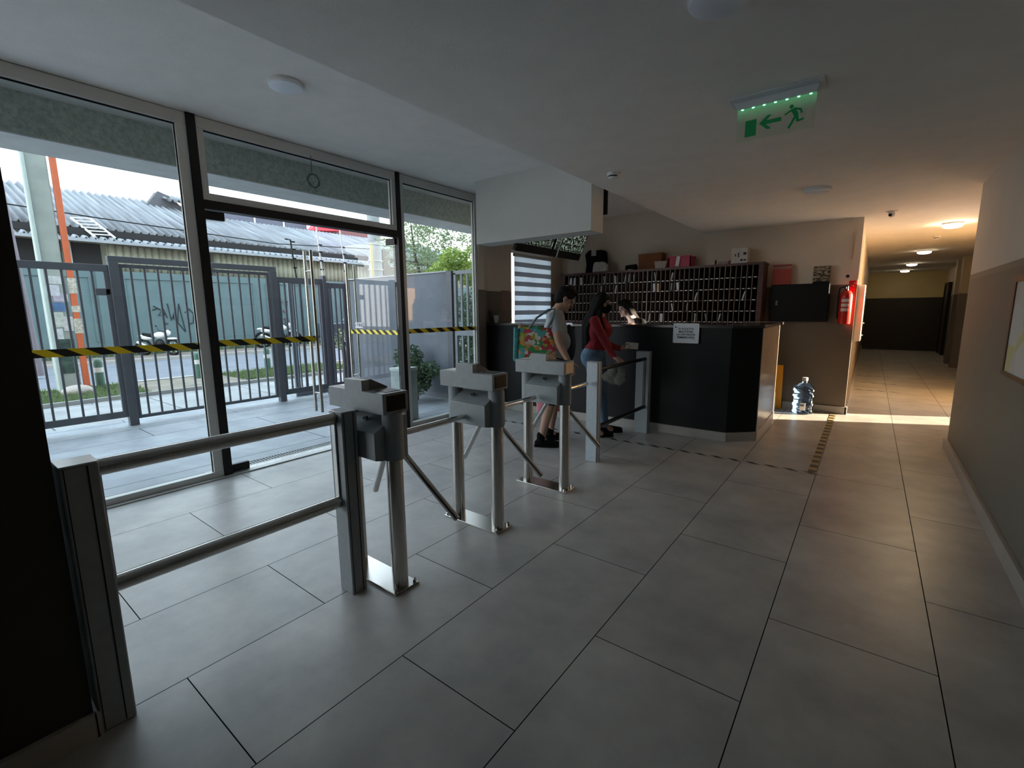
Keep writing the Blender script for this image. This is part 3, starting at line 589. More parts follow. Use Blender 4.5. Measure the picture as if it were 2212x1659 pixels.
B().lathe([(0, 0), (0.066, 0), (0.072, 0.012), (0.072, 0.36), (0.066, 0.395), (0.045, 0.425), (0.020, 0.44), (0.018, 0.46), (0, 0.46)], (-0.275, 7.628, 1.235), 32).done('cylinder', 'red', fe)
B().cyl((-0.275, 7.628, 1.69), (-0.275, 7.628, 1.73), 0.018).box(-0.285, -0.265, 7.60, 7.66, 1.715, 1.735).done('valve', 'chrome', fe)
B().bar((-0.30, 7.62, 1.735), (-0.20, 7.60, 1.765), 0.018, 0.006).bar((-0.30, 7.62, 1.728), (-0.21, 7.60, 1.728), 0.018, 0.006).done('lever', 'black', fe)
B().tube([(-0.30, 7.61, 1.72), (-0.35, 7.59, 1.70), (-0.357, 7.59, 1.6), (-0.357, 7.60, 1.38), (-0.352, 7.61, 1.30)], 0.009).done('hose', 'black', fe)
for (z1, z2, m) in ((1.40, 1.58, 'paper'),):
    vs = []; n_ = 8
    for k in range(n_+1):
        a = R(-128+70*k/n_)
        for z in (z1, z2): vs.append((-0.275+0.0732*cos(a), 7.628+0.0732*sin(a), z))
    o = B().add(vs, [(2*k, 2*k+2, 2*k+3, 2*k+1) for k in range(n_)]).done('label', stripes('extinguisher_label', (0.45, 0.03, 0.02), (0.62, 0.55, 0.50), 0.06, 0.35, 'Z', 'X', 0.0), fe)
B().box(-0.30, -0.25, 7.70, 7.73, 1.66, 1.70).done('bracket', 'black', fe)
o = B().cyl((-0.285, 7.730, 1.86), (-0.285, 7.724, 1.86), 0.020).done('round_sticker', 'ink', base=(-0.285, 7.727, 1.86)); tag(o, 'small dark round sticker on the wall above the extinguisher', 'sticker')
o = B().box(-0.262, -0.19, 7.715, 7.728, 1.66, 1.80).done('wall_plate', 'red', base=(-0.225, 7.72, 1.73)); tag(o, 'red plate on the wall behind the extinguisher', 'plate')
o = B().box(-0.285, -0.262, 7.705, 7.728, 2.08, 2.42).done('cable_duct', mat('beige_duct', (0.62, 0.5, 0.4), 0.6), base=(-0.27, 7.71, 2.1)); tag(o, 'short vertical cable duct on the back wall near the ceiling', 'duct')
eb = thing('electrical_box', 'flat cream electrical box on the sunlit corridor side of the wall corner', 'box', (-0.17, 7.98, 1.0))
B().box(-0.169, -0.085, 7.80, 8.10, 1.0, 1.745).done('body', mat('cream_enamel', (0.66, 0.60, 0.50), 0.45), eb, bevel=0.003)
B().box(-0.085, -0.078, 7.81, 8.09, 1.01, 1.735).done('door', mat('cream_enamel_door', (0.66, 0.60, 0.50), 0.45), eb, bevel=0.002)
B().ell((-0.07, 7.84, 1.08), 0.012).done('knob', 'chrome', eb); B().ell((-0.07, 7.84, 1.24), 0.012).done('knob', 'chrome', eb)

# water jug, yellow sign, tube
M['jug'] = None
m = bpy.data.materials.new('blue_clear_plastic'); m.use_nodes = True; n = m.node_tree; p = n.nodes['Principled BSDF']
p.inputs['Base Color'].default_value = (0.50, 0.66, 0.86, 1); p.inputs['Transmission Weight'].default_value = 0.75; p.inputs['Roughness'].default_value = 0.12; p.inputs['IOR'].default_value = 1.2
nz = _n(n, 'ShaderNodeTexNoise'); nz.inputs['Scale'].default_value = 8; bp = _n(n, 'ShaderNodeBump'); bp.inputs['Strength'].default_value = 0.2
n.links.new(nz.outputs['Fac'], bp.inputs['Height']); n.links.new(bp.outputs[0], p.inputs['Normal'])
tr_ = _n(n, 'ShaderNodeBsdfTransparent'); tr_.inputs[0].default_value = (0.60, 0.74, 0.92, 1); tl_ = _n(n, 'ShaderNodeBsdfTranslucent'); tl_.inputs[0].default_value = (0.45, 0.60, 0.82, 1)
gl_ = _n(n, 'ShaderNodeBsdfGlossy'); gl_.inputs['Roughness'].default_value = 0.08; lw_ = _n(n, 'ShaderNodeLayerWeight'); lw_.inputs[0].default_value = 0.35
x1 = _n(n, 'ShaderNodeMixShader'); x1.inputs[0].default_value = 0.30; x2 = _n(n, 'ShaderNodeMixShader'); n.links.new(tr_.outputs[0], x1.inputs[1]); n.links.new(tl_.outputs[0], x1.inputs[2])
n.links.new(lw_.outputs['Fresnel'], x2.inputs[0]); n.links.new(x1.outputs[0], x2.inputs[1]); n.links.new(gl_.outputs[0], x2.inputs[2]); n.links.new(x2.outputs[0], n.nodes['Material Output'].inputs[0]); n.links.new(bp.outputs[0], gl_.inputs['Normal'])
M['jug'] = m
jg = thing('water_jug', 'large translucent blue water jug standing on the floor against the back wall', 'jug', (-0.64, 7.50, 0))
prof = [(0, 0.008), (0.10, 0.0), (0.125, 0.008), (0.135, 0.03), (0.124, 0.05), (0.123, 0.10), (0.136, 0.118), (0.136, 0.142), (0.122, 0.16), (0.121, 0.225), (0.136, 0.24), (0.136, 0.262), (0.122, 0.28), (0.122, 0.305), (0.137, 0.322), (0.132, 0.35), (0.11, 0.385), (0.07, 0.41), (0.036, 0.425), (0.030, 0.44), (0.030, 0.47)]
B().lathe(prof, (-0.64, 7.50, 0), 40).done('body', 'jug', jg)
B().lathe([(0.034, 0.452), (0.036, 0.455), (0.036, 0.495), (0.030, 0.503), (0, 0.503)], (-0.64, 7.50, 0), 24).done('cap', 'white', jg)
B().box(-0.665, -0.60, 7.366, 7.3705, 0.06, 0.16).done('label', 'paper', jg)
ws = thing('floor_sign', 'yellow caution sign leaning behind the desk side', 'sign', (-1.0, 7.6, 0))
B().obox((-0.985, 7.60, 0.325), (0.13, 0.012, 0.65), Matrix.Rotation(R(6), 3, 'X')).done('panel', mat('yellow_plastic', (0.80, 0.33, 0.01), 0.4), ws, bevel=0.004)
B().obox((-1.02, 7.588, 0.46), (0.035, 0.004, 0.15), Matrix.Rotation(R(6), 3, 'X')).obox((-1.02, 7.575, 0.36), (0.03, 0.004, 0.03), Matrix.Rotation(R(6), 3, 'X')).done('print', 'ink', ws)
bt = thing('spray_bottle', 'slim white bottle with dark neck standing beside the yellow sign', 'bottle', (-1.0, 7.42, 0))
B().lathe([(0, 0), (0.028, 0), (0.03, 0.01), (0.03, 0.26), (0.012, 0.29), (0, 0.29)], (-1.0, 7.42, 0)).done('body', 'white', bt)
B().cyl((-1.0, 7.42, 0.29), (-1.0, 7.42, 0.33), 0.014).done('neck', 'black', bt)

# reception left end: plant, frame, sheet
face_fill = thing('added_face_light', 'unseen glowing screen added on the inner desk for lighting the bending person from below', 'added_face_light', (-2.95, 6.02, 0.75))  # added glowing panel, out of sight, brightens the bending face
rt_ = Matrix.Rotation(R(-50), 3, 'Z') @ Matrix.Rotation(R(18), 3, 'X')
B().box(-3.05, -2.85, 5.97, 6.12, 0.75, 0.762).done('foot', 'black', face_fill); B().cyl((-2.95, 6.03, 0.76), (-2.95, 6.03, 1.0), 0.02).done('stand', 'black', face_fill)
B().obox((-2.95, 6.03, 1.07), (0.42, 0.03, 0.27), Matrix.Rotation(R(140), 3, 'Z') @ Matrix.Rotation(R(22), 3, 'X')).done('casing', 'black', face_fill, bevel=0.004)
_q = Matrix.Rotation(R(140), 3, 'Z') @ Matrix.Rotation(R(22), 3, 'X')
B().obox(Vector((-2.95, 6.03, 1.07)) + _q @ Vector((0, -0.017, 0)), (0.39, 0.003, 0.24), _q).done('screen', emit('added_face_glow', (0.85, 0.92, 1.0), 5), face_fill)
pt = thing('potted_plant', 'small plant in a white pot on the window end of the desk', 'plant', (-4.50, 5.50, 1.272))
B().lathe([(0, 0), (0.028, 0), (0.042, 0.10), (0.045, 0.10), (0.045, 0.106), (0.036, 0.106), (0.034, 0.095), (0, 0.095)], (-4.50, 5.50, 1.272), 24).done('pot', 'white', pt)
b = B()
for k in range(26):
    a = random.uniform(0, 2*pi); l = random.uniform(0.05, 0.15); c = Vector((-4.50, 5.50, 1.37)); d = Vector((cos(a)*0.6, sin(a)*0.6, 1)).normalized()
    s_ = Vector((-sin(a), cos(a), 0))*0.010; e = c+d*l+Vector((0, 0, -l*0.15)); m_ = c+d*l*0.55
    b.add([c, m_+s_, e, m_-s_], [(0, 1, 2, 3)])
b.done('leaves', mat('dusty_green_leaf', (0.16, 0.19, 0.09), 0.6, var=0.4, scale=40), pt)
o = B().obox((-4.60, 5.50, 1.37), (0.012, 0.10, 0.19), Matrix.Rotation(R(-6), 3, 'Y')).done('picture_frame', mat('dark_frame', (0.05, 0.05, 0.05), 0.4), base=(-4.60, 5.50, 1.272)); tag(o, 'small dark frame standing on the desk behind the potted plant', 'picture frame')
o = B().box(-4.699, -4.696, 5.87, 6.10, 1.46, 1.77).done('wall_sheet', mat('pinkish_paper', (0.26, 0.17, 0.15), 0.7), base=(-4.698, 5.98, 1.6)); tag(o, 'sheet of paper pinned on the dark wall beside the blind', 'paper')

# surveillance monitors
def screen_mat():
    m, nt, p = _new('camera_grid_picture')
    g = _n(nt, 'ShaderNodeTexCoord'); mp = _n(nt, 'ShaderNodeMapping'); mp.inputs['Rotation'].default_value = (0, R(90), R(90)); nt.links.new(g.outputs['Object'], mp.inputs[0])
    br = _n(nt, 'ShaderNodeTexBrick'); br.offset = 0; br.inputs['Scale'].default_value = 1; br.inputs['Brick Width'].default_value = 0.12; br.inputs['Row Height'].default_value = 0.085; br.inputs['Mortar Size'].default_value = 0.005
    sp_ = _n(nt, 'ShaderNodeSeparateXYZ'); cb_ = _n(nt, 'ShaderNodeCombineXYZ'); nt.links.new(g.outputs['Object'], sp_.inputs[0]); nt.links.new(sp_.outputs['Y'], cb_.inputs[0]); nt.links.new(sp_.outputs['Z'], cb_.inputs[1])
    nt.links.new(cb_.outputs[0], br.inputs['Vector']); br.inputs['Color1'].default_value = (1, 1, 1, 1); br.inputs['Color2'].default_value = (0.6, 0.7, 0.6, 1); br.inputs['Mortar'].default_value = (0, 0, 0, 1)
    nz = _n(nt, 'ShaderNodeTexNoise'); nz.inputs['Scale'].default_value = 28; nz.inputs['Detail'].default_value = 4; nt.links.new(g.outputs['Object'], nz.inputs['Vector'])
    r = _n(nt, 'ShaderNodeValToRGB'); r.color_ramp.elements[0].position = 0.46; r.color_ramp.elements[0].color = (0.004, 0.006, 0.004, 1); r.color_ramp.elements[1].position = 0.70; r.color_ramp.elements[1].color = (0.42, 0.50, 0.42, 1)
    nt.links.new(nz.outputs['Fac'], r.inputs[0]); mx = _n(nt, 'ShaderNodeMix', data_type='RGBA', blend_type='MULTIPLY'); mx.inputs[0].default_value = 1
    nt.links.new(r.outputs[0], mx.inputs[6]); nt.links.new(br.outputs[0], mx.inputs[7]); nt.links.new(mx.outputs[2], p.inputs['Emission Color']); p.inputs['Emission Strength'].default_value = 0.4
    p.inputs['Base Color'].default_value = (0.01, 0.01, 0.01, 1); p.inputs['Roughness'].default_value = 0.3
    return m
M['cctv'] = screen_mat()
def monitor(yc, label, g='ceiling-hung surveillance monitors'):
    m_ = thing('monitor', label, 'monitor', (-3.53, yc, 2.42), g)
    rot = Matrix.Rotation(R(24), 3, 'Y')
    f = lambda c: Vector((-3.53, yc, 2.42)) + rot @ Vector(c)
    B().obox(f((-0.02, 0, 0)), (0.045, 0.80, 0.49), rot).done('casing', 'black', m_, bevel=0.004)
    s_ = B().obox((0, 0, 0), (0.002, 0.76, 0.37)).done('screen', 'cctv', m_, local=True, smooth=False); s_.location = rot @ Vector((0.004, 0, 0.045)); s_.rotation_euler = (0, R(24), 0)
    B().cyl(f((-0.06, 0, 0)), (-3.62, yc, 3.04), 0.018).done('hanger', 'black', m_)
    return m_
monitor(6.05, 'black surveillance monitor nearer the pigeonhole rack, showing a grid of pictures')
monitor(5.22, 'black surveillance monitor in front of the blind, mostly hidden by the white bulkhead')
o = B().tube([(-3.5, 5.635, 3.04), (-3.47, 5.64, 2.6), (-3.46, 5.635, 2.35), (-3.52, 5.63, 2.17)], 0.008).done('white_cable', 'white', base=(-3.5, 5.62, 2.5)); tag(o, 'white cable hanging between the two monitors', 'cable')
o = B().box(-2.475, -2.43, 4.93, 4.96, 2.5, 3.04).done('hanging_bracket', 'black', base=(-2.45, 4.945, 3.04)); tag(o, 'slim black bracket hanging behind the white bulkhead', 'bracket')

# ------------------------------------------------------------------ ceiling fittings
def lamp(x, y, z, on, label, r=0.118):
    dz = 0.05 if on in ('lamp_on', 'lamp_dim') else 0.022
    t = thing('ceiling_lamp', label, 'lamp', (x, y, z), 'round surface ceiling lamps')
    B().lathe([(0, 0), (r*0.97, 0), (r, -0.006), (r, -0.022), (r*0.93, -0.026)], (x, y, z), 40).done('housing', 'white', t)
    B().lathe([(r*0.94, -0.020), (r*0.93, -0.020-dz*0.5), (r*0.8, -0.020-dz*0.8), (r*0.4, -0.020-dz), (0, -0.021-dz)], (x, y, z), 40).done('diffuser', on, t)
lamp(-3.40, 1.865, 3.04, 'lamp_off', 'round white unlit ceiling lamp above the entrance side, near the glass front')
lamp(-0.515, 5.62, 2.60, 'lamp_off', 'round white unlit ceiling lamp above the floor between desk and right wall')
lamp(-0.54, 2.00, 2.60, 'lamp_off', 'round unlit ceiling lamp cut off by the top edge of the photo')
lamp(0.80, 9.08, 2.60, 'lamp_on', 'lit ceiling lamp nearest the corridor mouth')
lamp(0.77, 13.06, 2.60, 'lamp_dim', 'lit corridor ceiling lamp, second from the corridor mouth')
lamp(0.76, 16.6, 2.60, 'lamp_dim', 'lit corridor ceiling lamp, third from the corridor mouth')
lamp(0.74, 19.4, 2.60, 'lamp_dim', 'lit corridor ceiling lamp nearest the end wall')
def smoke(x, y, z, label):
    t = thing('smoke_detector', label, 'detector', (x, y, z), 'ceiling smoke detectors')
    B().lathe([(0, 0), (0.052, 0), (0.052, -0.012), (0.046, -0.022), (0.040, -0.024)], (x, y, z), 28).done('base', 'white', t)
    B().lathe([(0.036, -0.024), (0.036, -0.036)], (x, y, z), 28).done('vent', 'black', t)
    B().lathe([(0.040, -0.034), (0.038, -0.044), (0.02, -0.05), (0, -0.051)], (x, y, z), 28).done('cover', 'white', t)
smoke(-1.85, 3.86, 2.60, 'white smoke detector on the ceiling near the white bulkhead')
smoke(0.765, 10.62, 2.60, 'white smoke detector on the corridor ceiling between the lit lamps')
cm = thing('dome_camera', 'small white security camera under the ceiling at the corridor mouth', 'camera', (0.10, 7.50, 2.6))
B().lathe([(0, 0), (0.062, 0), (0.060, -0.010), (0.04, -0.014), (0, -0.014)], (0.10, 7.50, 2.6), 24).done('mount', 'white', cm)
B().ell((0.10, 7.49, 2.565), (0.038, 0.040, 0.038)).done('ball', 'white', cm)
B().ell((0.085, 7.458, 2.552), (0.018, 0.014, 0.018)).done('lens', 'black', cm)

# exit sign
es = thing('exit_sign', 'green lit emergency exit sign with running figure and arrow hanging from the ceiling', 'sign', (-0.51, 3.05, 2.6))
M['signhouse'] = mat('sign_housing', (0.62, 0.65, 0.68), 0.5)
B().box(-0.735, -0.285, 2.97, 3.135, 2.592, 2.6).done('ceiling_plate', 'signhouse', es, bevel=0.002)
B().prism([(-0.715, 2.592), (-0.305, 2.592), (-0.32, 2.556), (-0.70, 2.556)], (0, 3.025, 0), (1, 0, 0), (0, 0, 1), (0, 1, 0), 0.05).done('housing', 'signhouse', es, bevel=0.002)
m = bpy.data.materials.new('edge_lit_acrylic'); m.use_nodes = True; n = m.node_tree; n.nodes.clear()
ou = _n(n, 'ShaderNodeOutputMaterial'); tr = _n(n, 'ShaderNodeBsdfTransparent'); em = _n(n, 'ShaderNodeEmission'); ad = _n(n, 'ShaderNodeAddShader'); gm = _n(n, 'ShaderNodeNewGeometry'); sx = _n(n, 'ShaderNodeSeparateXYZ')
mr = _n(n, 'ShaderNodeMapRange'); mr.inputs[1].default_value = 2.47; mr.inputs[2].default_value = 2.556; mr.inputs[3].default_value = 0.0; mr.inputs[4].default_value = 1.0
pw_ = _n(n, 'ShaderNodeMath', operation='POWER'); pw_.inputs[1].default_value = 1.6; ml = _n(n, 'ShaderNodeMath', operation='MULTIPLY'); ml.inputs[1].default_value = 0.035
tr.inputs[0].default_value = (0.93, 0.98, 0.94, 1); em.inputs[0].default_value = (0.12, 1.0, 0.35, 1)
n.links.new(gm.outputs['Position'], sx.inputs[0]); n.links.new(sx.outputs['Z'], mr.inputs[0]); n.links.new(mr.outputs[0], pw_.inputs[0]); n.links.new(pw_.outputs[0], ml.inputs[0]); n.links.new(ml.outputs[0], em.inputs[1])
n.links.new(tr.outputs[0], ad.inputs[0]); n.links.new(em.outputs[0], ad.inputs[1]); n.links.new(ad.outputs[0], ou.inputs[0])
B().box(-0.70, -0.32, 3.047, 3.051, 2.385, 2.556).done('acrylic_plate', m, es, smooth=False)
for k in range(7):
    B().ell((-0.675+k*0.0545, 3.049, 2.556), (0.007, 0.006, 0.004)).done('led', M.setdefault('led', emit('green_led', (0.20, 1.0, 0.52), 2.2)), es)
grn = emit('green_pictogram', (0.0, 0.11, 0.03), 0.10)
Y0 = 3.044
B().box(-0.655, -0.598, Y0, Y0+0.002, 2.405, 2.490).done('door_symbol', grn, es)
B().prism([(-0.585, 2.462), (-0.545, 2.497), (-0.525, 2.497), (-0.550, 2.472), (-0.477, 2.472), (-0.477, 2.452), (-0.550, 2.452), (-0.525, 2.425), (-0.545, 2.425)], (0, Y0, 0), (1, 0, 0), (0, 0, 1), (0, 1, 0), 0.002).done('arrow_symbol', grn, es)
b = B().ell((-0.432, Y0+0.001, 2.512), (0.010, 0.0015, 0.010))
for p0, p1, w_ in (((-0.425, 2.500), (-0.405, 2.462), .022), ((-0.408, 2.465), (-0.440, 2.405), .012), ((-0.405, 2.465), (-0.398, 2.432), .014), ((-0.398, 2.434), (-0.372, 2.440), .010), ((-0.428, 2.495), (-0.462, 2.478), .009), ((-0.415, 2.498), (-0.388, 2.490), .010), ((-0.388, 2.492), (-0.382, 2.470), .009)):
    b.bar((p0[0], Y0+0.001, p0[1]), (p1[0], Y0+0.001, p1[1]), w_, 0.002, up=(0, 1, 0))
b.done('running_figure', grn, es)

# poster on the right wall
ps = thing('notice_board', 'dark framed board with a pale yellowish poster on the right wall', 'board', (0.745, 4.0, 1.3))
B().box(0.722, 0.745, 3.35, 4.42, 1.60, 1.64).box(0.722, 0.745, 3.35, 4.42, 1.0, 1.03).box(0.722, 0.745, 4.37, 4.42, 1.03, 1.60).box(0.722, 0.745, 3.35, 3.39, 1.03, 1.60).done('frame', mat('dark_wood_frame', (0.05, 0.03, 0.02), 0.4), ps, bevel=0.002)
B().box(0.730, 0.744, 3.39, 4.37, 1.03, 1.60).done('poster', patches('pale_poster', [(0.62, 0.60, 0.55), (0.66, 0.64, 0.60), (0.62, 0.58, 0.30), (0.60, 0.57, 0.52)], 4), ps, smooth=False)
# corridor doors and pilasters
def cdoor(nn, y0, y1, col):
    o = bpy.data.objects.new('door_%d' % nn, None); C.objects.link(o); o['kind'] = 'structure'
    B().box(1.80, 1.85, y0, y1, 0, 2.1).done('door_panel', col, o, bevel=0.004)
    B().box(1.77, 1.85, y0-0.07, y0, 0, 2.17).box(1.77, 1.85, y1, y1+0.07, 0, 2.17).box(1.77, 1.85, y0, y1, 2.1, 2.17).done('door_frame', 'darkframe', o)
    B().cyl((1.80, y0+0.08, 1.0), (1.74, y0+0.08, 1.0), 0.012).cyl((1.74, y0+0.08, 1.0), (1.74, y0+0.2, 1.0), 0.010).done('door_handle', 'chrome', o)
dk = mat('dark_door', (0.05, 0.045, 0.04), 0.5)
cdoor(1, 13.2, 14.1, dk); cdoor(2, 17.1, 18.0, dk); cdoor(3, 19.1, 20.0, dk)
for k, y in enumerate((15.2, 16.2)):
    struct(B().box(1.62, 1.85, y, y+0.25, 0, 2.6).done('trim_%d' % (5+k), wall_mat('pilaster_paint_%d' % k, (0.5, 0.45, 0.36), (0.16, 0.15, 0.14))))

# ================================================================== OUTSIDE
struct(B().box(-8.2, -4.6, -6, 16, -0.14, -0.02).done('ground', 'terrace'))
M['walk'] = tiles('pavement_slabs', (0.30, 0.30, 0.30), (0.15, 0.15, 0.15), 0.9, ox=-8.2, oy=0.3, bw=1.5, rh=2.2, ms=0.012)
struct(B().box(-10.4, -8.2, -25, 45, -0.14, -0.03).done('pavement', 'walk'))
M['soil'] = mat('dusty_soil', (0.20, 0.17, 0.13), 0.95, var=0.3, scale=3, bump=0.4, bscale=20)
struct(B().box(-12.7, -10.4, -25, 45, -0.14, -0.03).done('ground', 'soil'))
struct(B().box(-12.85, -12.7, -25, 45, -0.16, -0.01).box(-19.15, -19.0, -25, 60, -0.16, 0.0).done('kerb', mat('kerb_concrete', (0.40, 0.38, 0.35), 0.9)))
struct(B().box(-19.0, -12.85, -25, 70, -0.2, -0.10).done('road', mat('worn_asphalt', (0.16, 0.165, 0.185), 0.9, var=0.15, scale=2)))
struct(B().box(-21.5, -19.15, -25, 60, -0.16, -0.02).done('ground', mat('earth_verge', (0.19, 0.15, 0.125), 0.95, var=0.25, scale=2)))
struct(B().box(-60, -21.5, -25, 90, -0.2, -0.02).done('ground', 'soil'))
struct(B().box(-10.42, -10.36, -25, 45, -0.03, 0.04).done('kerb', mat('edging_concrete', (0.30, 0.30, 0.29), 0.9)))
# drain grates
for k, (ya, yb) in enumerate(((-0.2, 1.55), (1.72, 3.62))):
    g = thing('drain_grate', ('slotted drain grate along the foot of the widest fixed pane', 'slotted drain grate outside the closed door leaf')[k], 'drain', (-4.74, (ya+yb)/2, -0.02), 'drain grates along the glass front')
    B().box(-4.80, -4.68, ya, yb, -0.022, -0.0185).done('channel', 'black', g)
    b = B()
    for q in range(int((yb-ya)/0.03)): b.box(-4.79, -4.69, ya+q*0.03, ya+q*0.03+0.016, -0.0185, -0.012)
    b.box(-4.80, -4.79, ya, yb, -0.0185, -0.010).box(-4.69, -4.68, ya, yb, -0.0185, -0.010).done('slots', M.setdefault('grate', mat('galvanised_grate', (0.22, 0.22, 0.22), 0.5, metal=0.5)), g)

# fence and gates
M['fence'] = mat('grey_fence_paint', (0.105, 0.108, 0.125), 0.45, var=0.08)
M['fence_l'] = mat('light_grey_gate_paint', (0.22, 0.24, 0.27), 0.45, var=0.08)
FX = -7.75
def panel(name, label, cat, y0, y1, zb, zt, rail, bars, bw=0.022, fx=FX, m='fence', cross=None, group=None, stile=0.05, dx=0.02):
    t = thing(name, label, cat, (fx, (y0+y1)/2, zb), group)
    y0 += 0.001; y1 -= 0.001
    B().box(fx-dx, fx+dx, y0, y1, zt-rail, zt).done('top_rail', m, t, bevel=0.003)
    B().box(fx-dx, fx+dx, y0, y1, zb, zb+rail).done('bottom_rail', m, t, bevel=0.003)
    for y in (y0, y1-stile): B().box(fx-dx, fx+dx, y, y+stile, zb+rail, zt-rail).done('stile', m, t)
    for y in bars: B().box(fx-0.012, fx+0.012, y-bw/2, y+bw/2, zb+rail, zt-rail).done('bar', m, t)
    if cross: B().box(fx-dx, fx+dx, cross[0], cross[1], cross[2], cross[3]).done('lock_plate', m, t, bevel=0.01)
    return t
def fpost(y0, y1, h, label, d=0.05, m='fence'):
    o = B().box(FX-d, FX+d, y0, y1, -0.02, h).done('gate_post', m, base=(FX, (y0+y1)/2, -0.02), bevel=0.004)
    return tag(o, label, 'post', 'posts of the street fence')
fpost(0.76, 0.86, 2.10, 'dark grey fence post nearest the dark wall end')
fpost(1.70, 1.80, 2.11, 'thick grey post carrying the left side of the tall sliding gate')
fpost(3.715, 3.815, 2.12, 'thick grey post at the right side of the tall sliding gate')
fpost(4.62, 4.68, 2.09, 'slim grey post between the parked gate leaf and the last fence panel')
fpost(5.08, 5.15, 2.04, 'grey post where the street fence meets the rendered side wall')
panel('barred_fence', 'grey barred fence panel at the far left, partly behind the dark wall end', 'fence', -0.3, 0.76, 0.10, 2.06, 0.09, [-0.2+0.13*k for k in range(1, 8)], group='street fence panels')
panel('barred_fence', 'grey barred fence panel with a lock crossbar left of the tall gate', 'fence', 0.86, 1.70, 0.10, 2.07, 0.085, [0.99, 1.125, 1.26, 1.40, 1.535], cross=(1.54, 1.70, 1.69, 1.78), group='street fence panels')
B_ = B().box(FX-0.045, FX+0.045, 1.70, 3.815, 2.11, 2.185).done('gate_lintel', 'fence', base=(FX, 2.75, 2.12), bevel=0.004); tag(B_, 'grey crossbeam over the tall sliding gate', 'beam')
panel('sliding_gate', 'tall grey sliding gate with evenly spaced bars between two thick posts', 'gate', 1.80, 3.70, 0.06, 2.09, 0.045, [1.93+0.147*k for k in range(12)], stile=0.04)
panel('barred_fence', 'low grey barred fence panel just right of the tall gate', 'fence', 3.815, 4.62, 0.08, 2.03, 0.09, [3.95+0.128*k for k in range(5)], group='street fence panels')
panel('pedestrian_gate', 'light grey pedestrian gate leaf standing parked behind the fence panel', 'gate', 4.12, 4.90, -0.02, 2.0, 0.06, [4.24+0.11*k for k in range(6)], fx=-7.98, m='fence_l', stile=0.05)
panel('barred_fence', 'narrow grey barred fence panel next to the rendered side wall', 'fence', 4.68, 5.08, 0.08, 1.97, 0.09, [4.78, 4.87, 4.97], group='street fence panels')
for i, (y, h, lab) in enumerate(((4.17, 2.66, 'dark hooked rod rising above the fence panel'), (4.66, 3.0, 'white rod with dark insulators above the slim post'), (5.13, 3.0, 'thin white rod above the fence end by the side wall'))):
    r = thing('fence_rod', lab, 'rod', (FX, y, 1.98), 'electric fence rods')
    B().tube([(FX, y, 2.0), (FX-0.1, y-0.01*i, h)] + ([(FX-0.1, y-0.09, h+0.005)] if i == 0 else []), 0.013).done('rod', ('darkframe', 'white', 'white')[i], r)
    for z in (2.2, 2.35, 2.5, 2.62): B().cyl((FX-0.02, y-0.03, z), (FX-0.02, y+0.03, z), 0.012).done('insulator', 'black', r)
for k, z in enumerate((2.2, 2.35, 2.5)):
    o = B().tube([(FX-0.03, 4.17, z), (FX-0.03, 4.66, z-0.01), (FX-0.03, 5.13, z)], 0.002, 6).done('fence_wire', 'alu', base=(FX, 4.6, z)); tag(o, 'thin fence wire, %s of three above the pedestrian gate' % ('lowest', 'middle', 'highest')[k], 'wire', 'fence wires')
# side wall, side gate
M['render'] = mat('grey_render', (0.155, 0.165, 0.19), 0.9, var=0.1, scale=3, bump=0.3, bscale=120)
sw = thing('side_wall', 'grey rendered garden wall running from the street to the side gate', 'wall', (-6.8, 5.57, 0))
B().box(-8.25, -5.52, 5.50, 5.65, -0.02, 2.08).done('masonry', 'render', sw)
B().box(-8.26, -5.52, 5.485, 5.665, 2.08, 2.10).done('coping', mat('pale_coping', (0.42, 0.43, 0.44), 0.8), sw)
sd = thing('side_gate', 'grey barred side gate between the garden wall and the glass front', 'gate', (-5.1, 5.55, 0))
B().box(-5.52, -5.40, 5.47, 5.60, -0.02, 2.09).done('gate_post', 'fence', sd); B().box(-5.38, -5.33, 5.50, 5.55, 0.0, 2.05).box(-4.78, -4.73, 5.50, 5.55, 0, 2.05).done('stile', 'fence_l', sd)
B().box(-5.38, -4.73, 5.50, 5.55, 2.03, 2.09).box(-5.33, -4.78, 5.50, 5.55, 1.06, 1.15).box(-5.33, -4.78, 5.50, 5.55, 0.05, 0.11).done('rail', 'fence_l', sd)
for k in range(4): B().box(-5.24+0.125*k, -5.205+0.125*k, 5.51, 5.54, 0.1, 2.03).done('bar', 'fence_l', sd)
# bin
bn = thing('metal_bin', 'pale grey metal bin standing outside just beyond the glass front', 'bin', (-5.0, 4.1, -0.02))
B().box(-5.12, -4.875, 3.97, 4.225, -0.02, 0.66).done('body', mat('pale_metal', (0.36, 0.40, 0.40), 0.4, var=0.08), bn, bevel=0.004)
B().box(-5.13, -4.865, 3.96, 4.235, 0.66, 0.70).done('lid', mat('pale_metal_lid', (0.55, 0.58, 0.58), 0.4), bn, bevel=0.004)

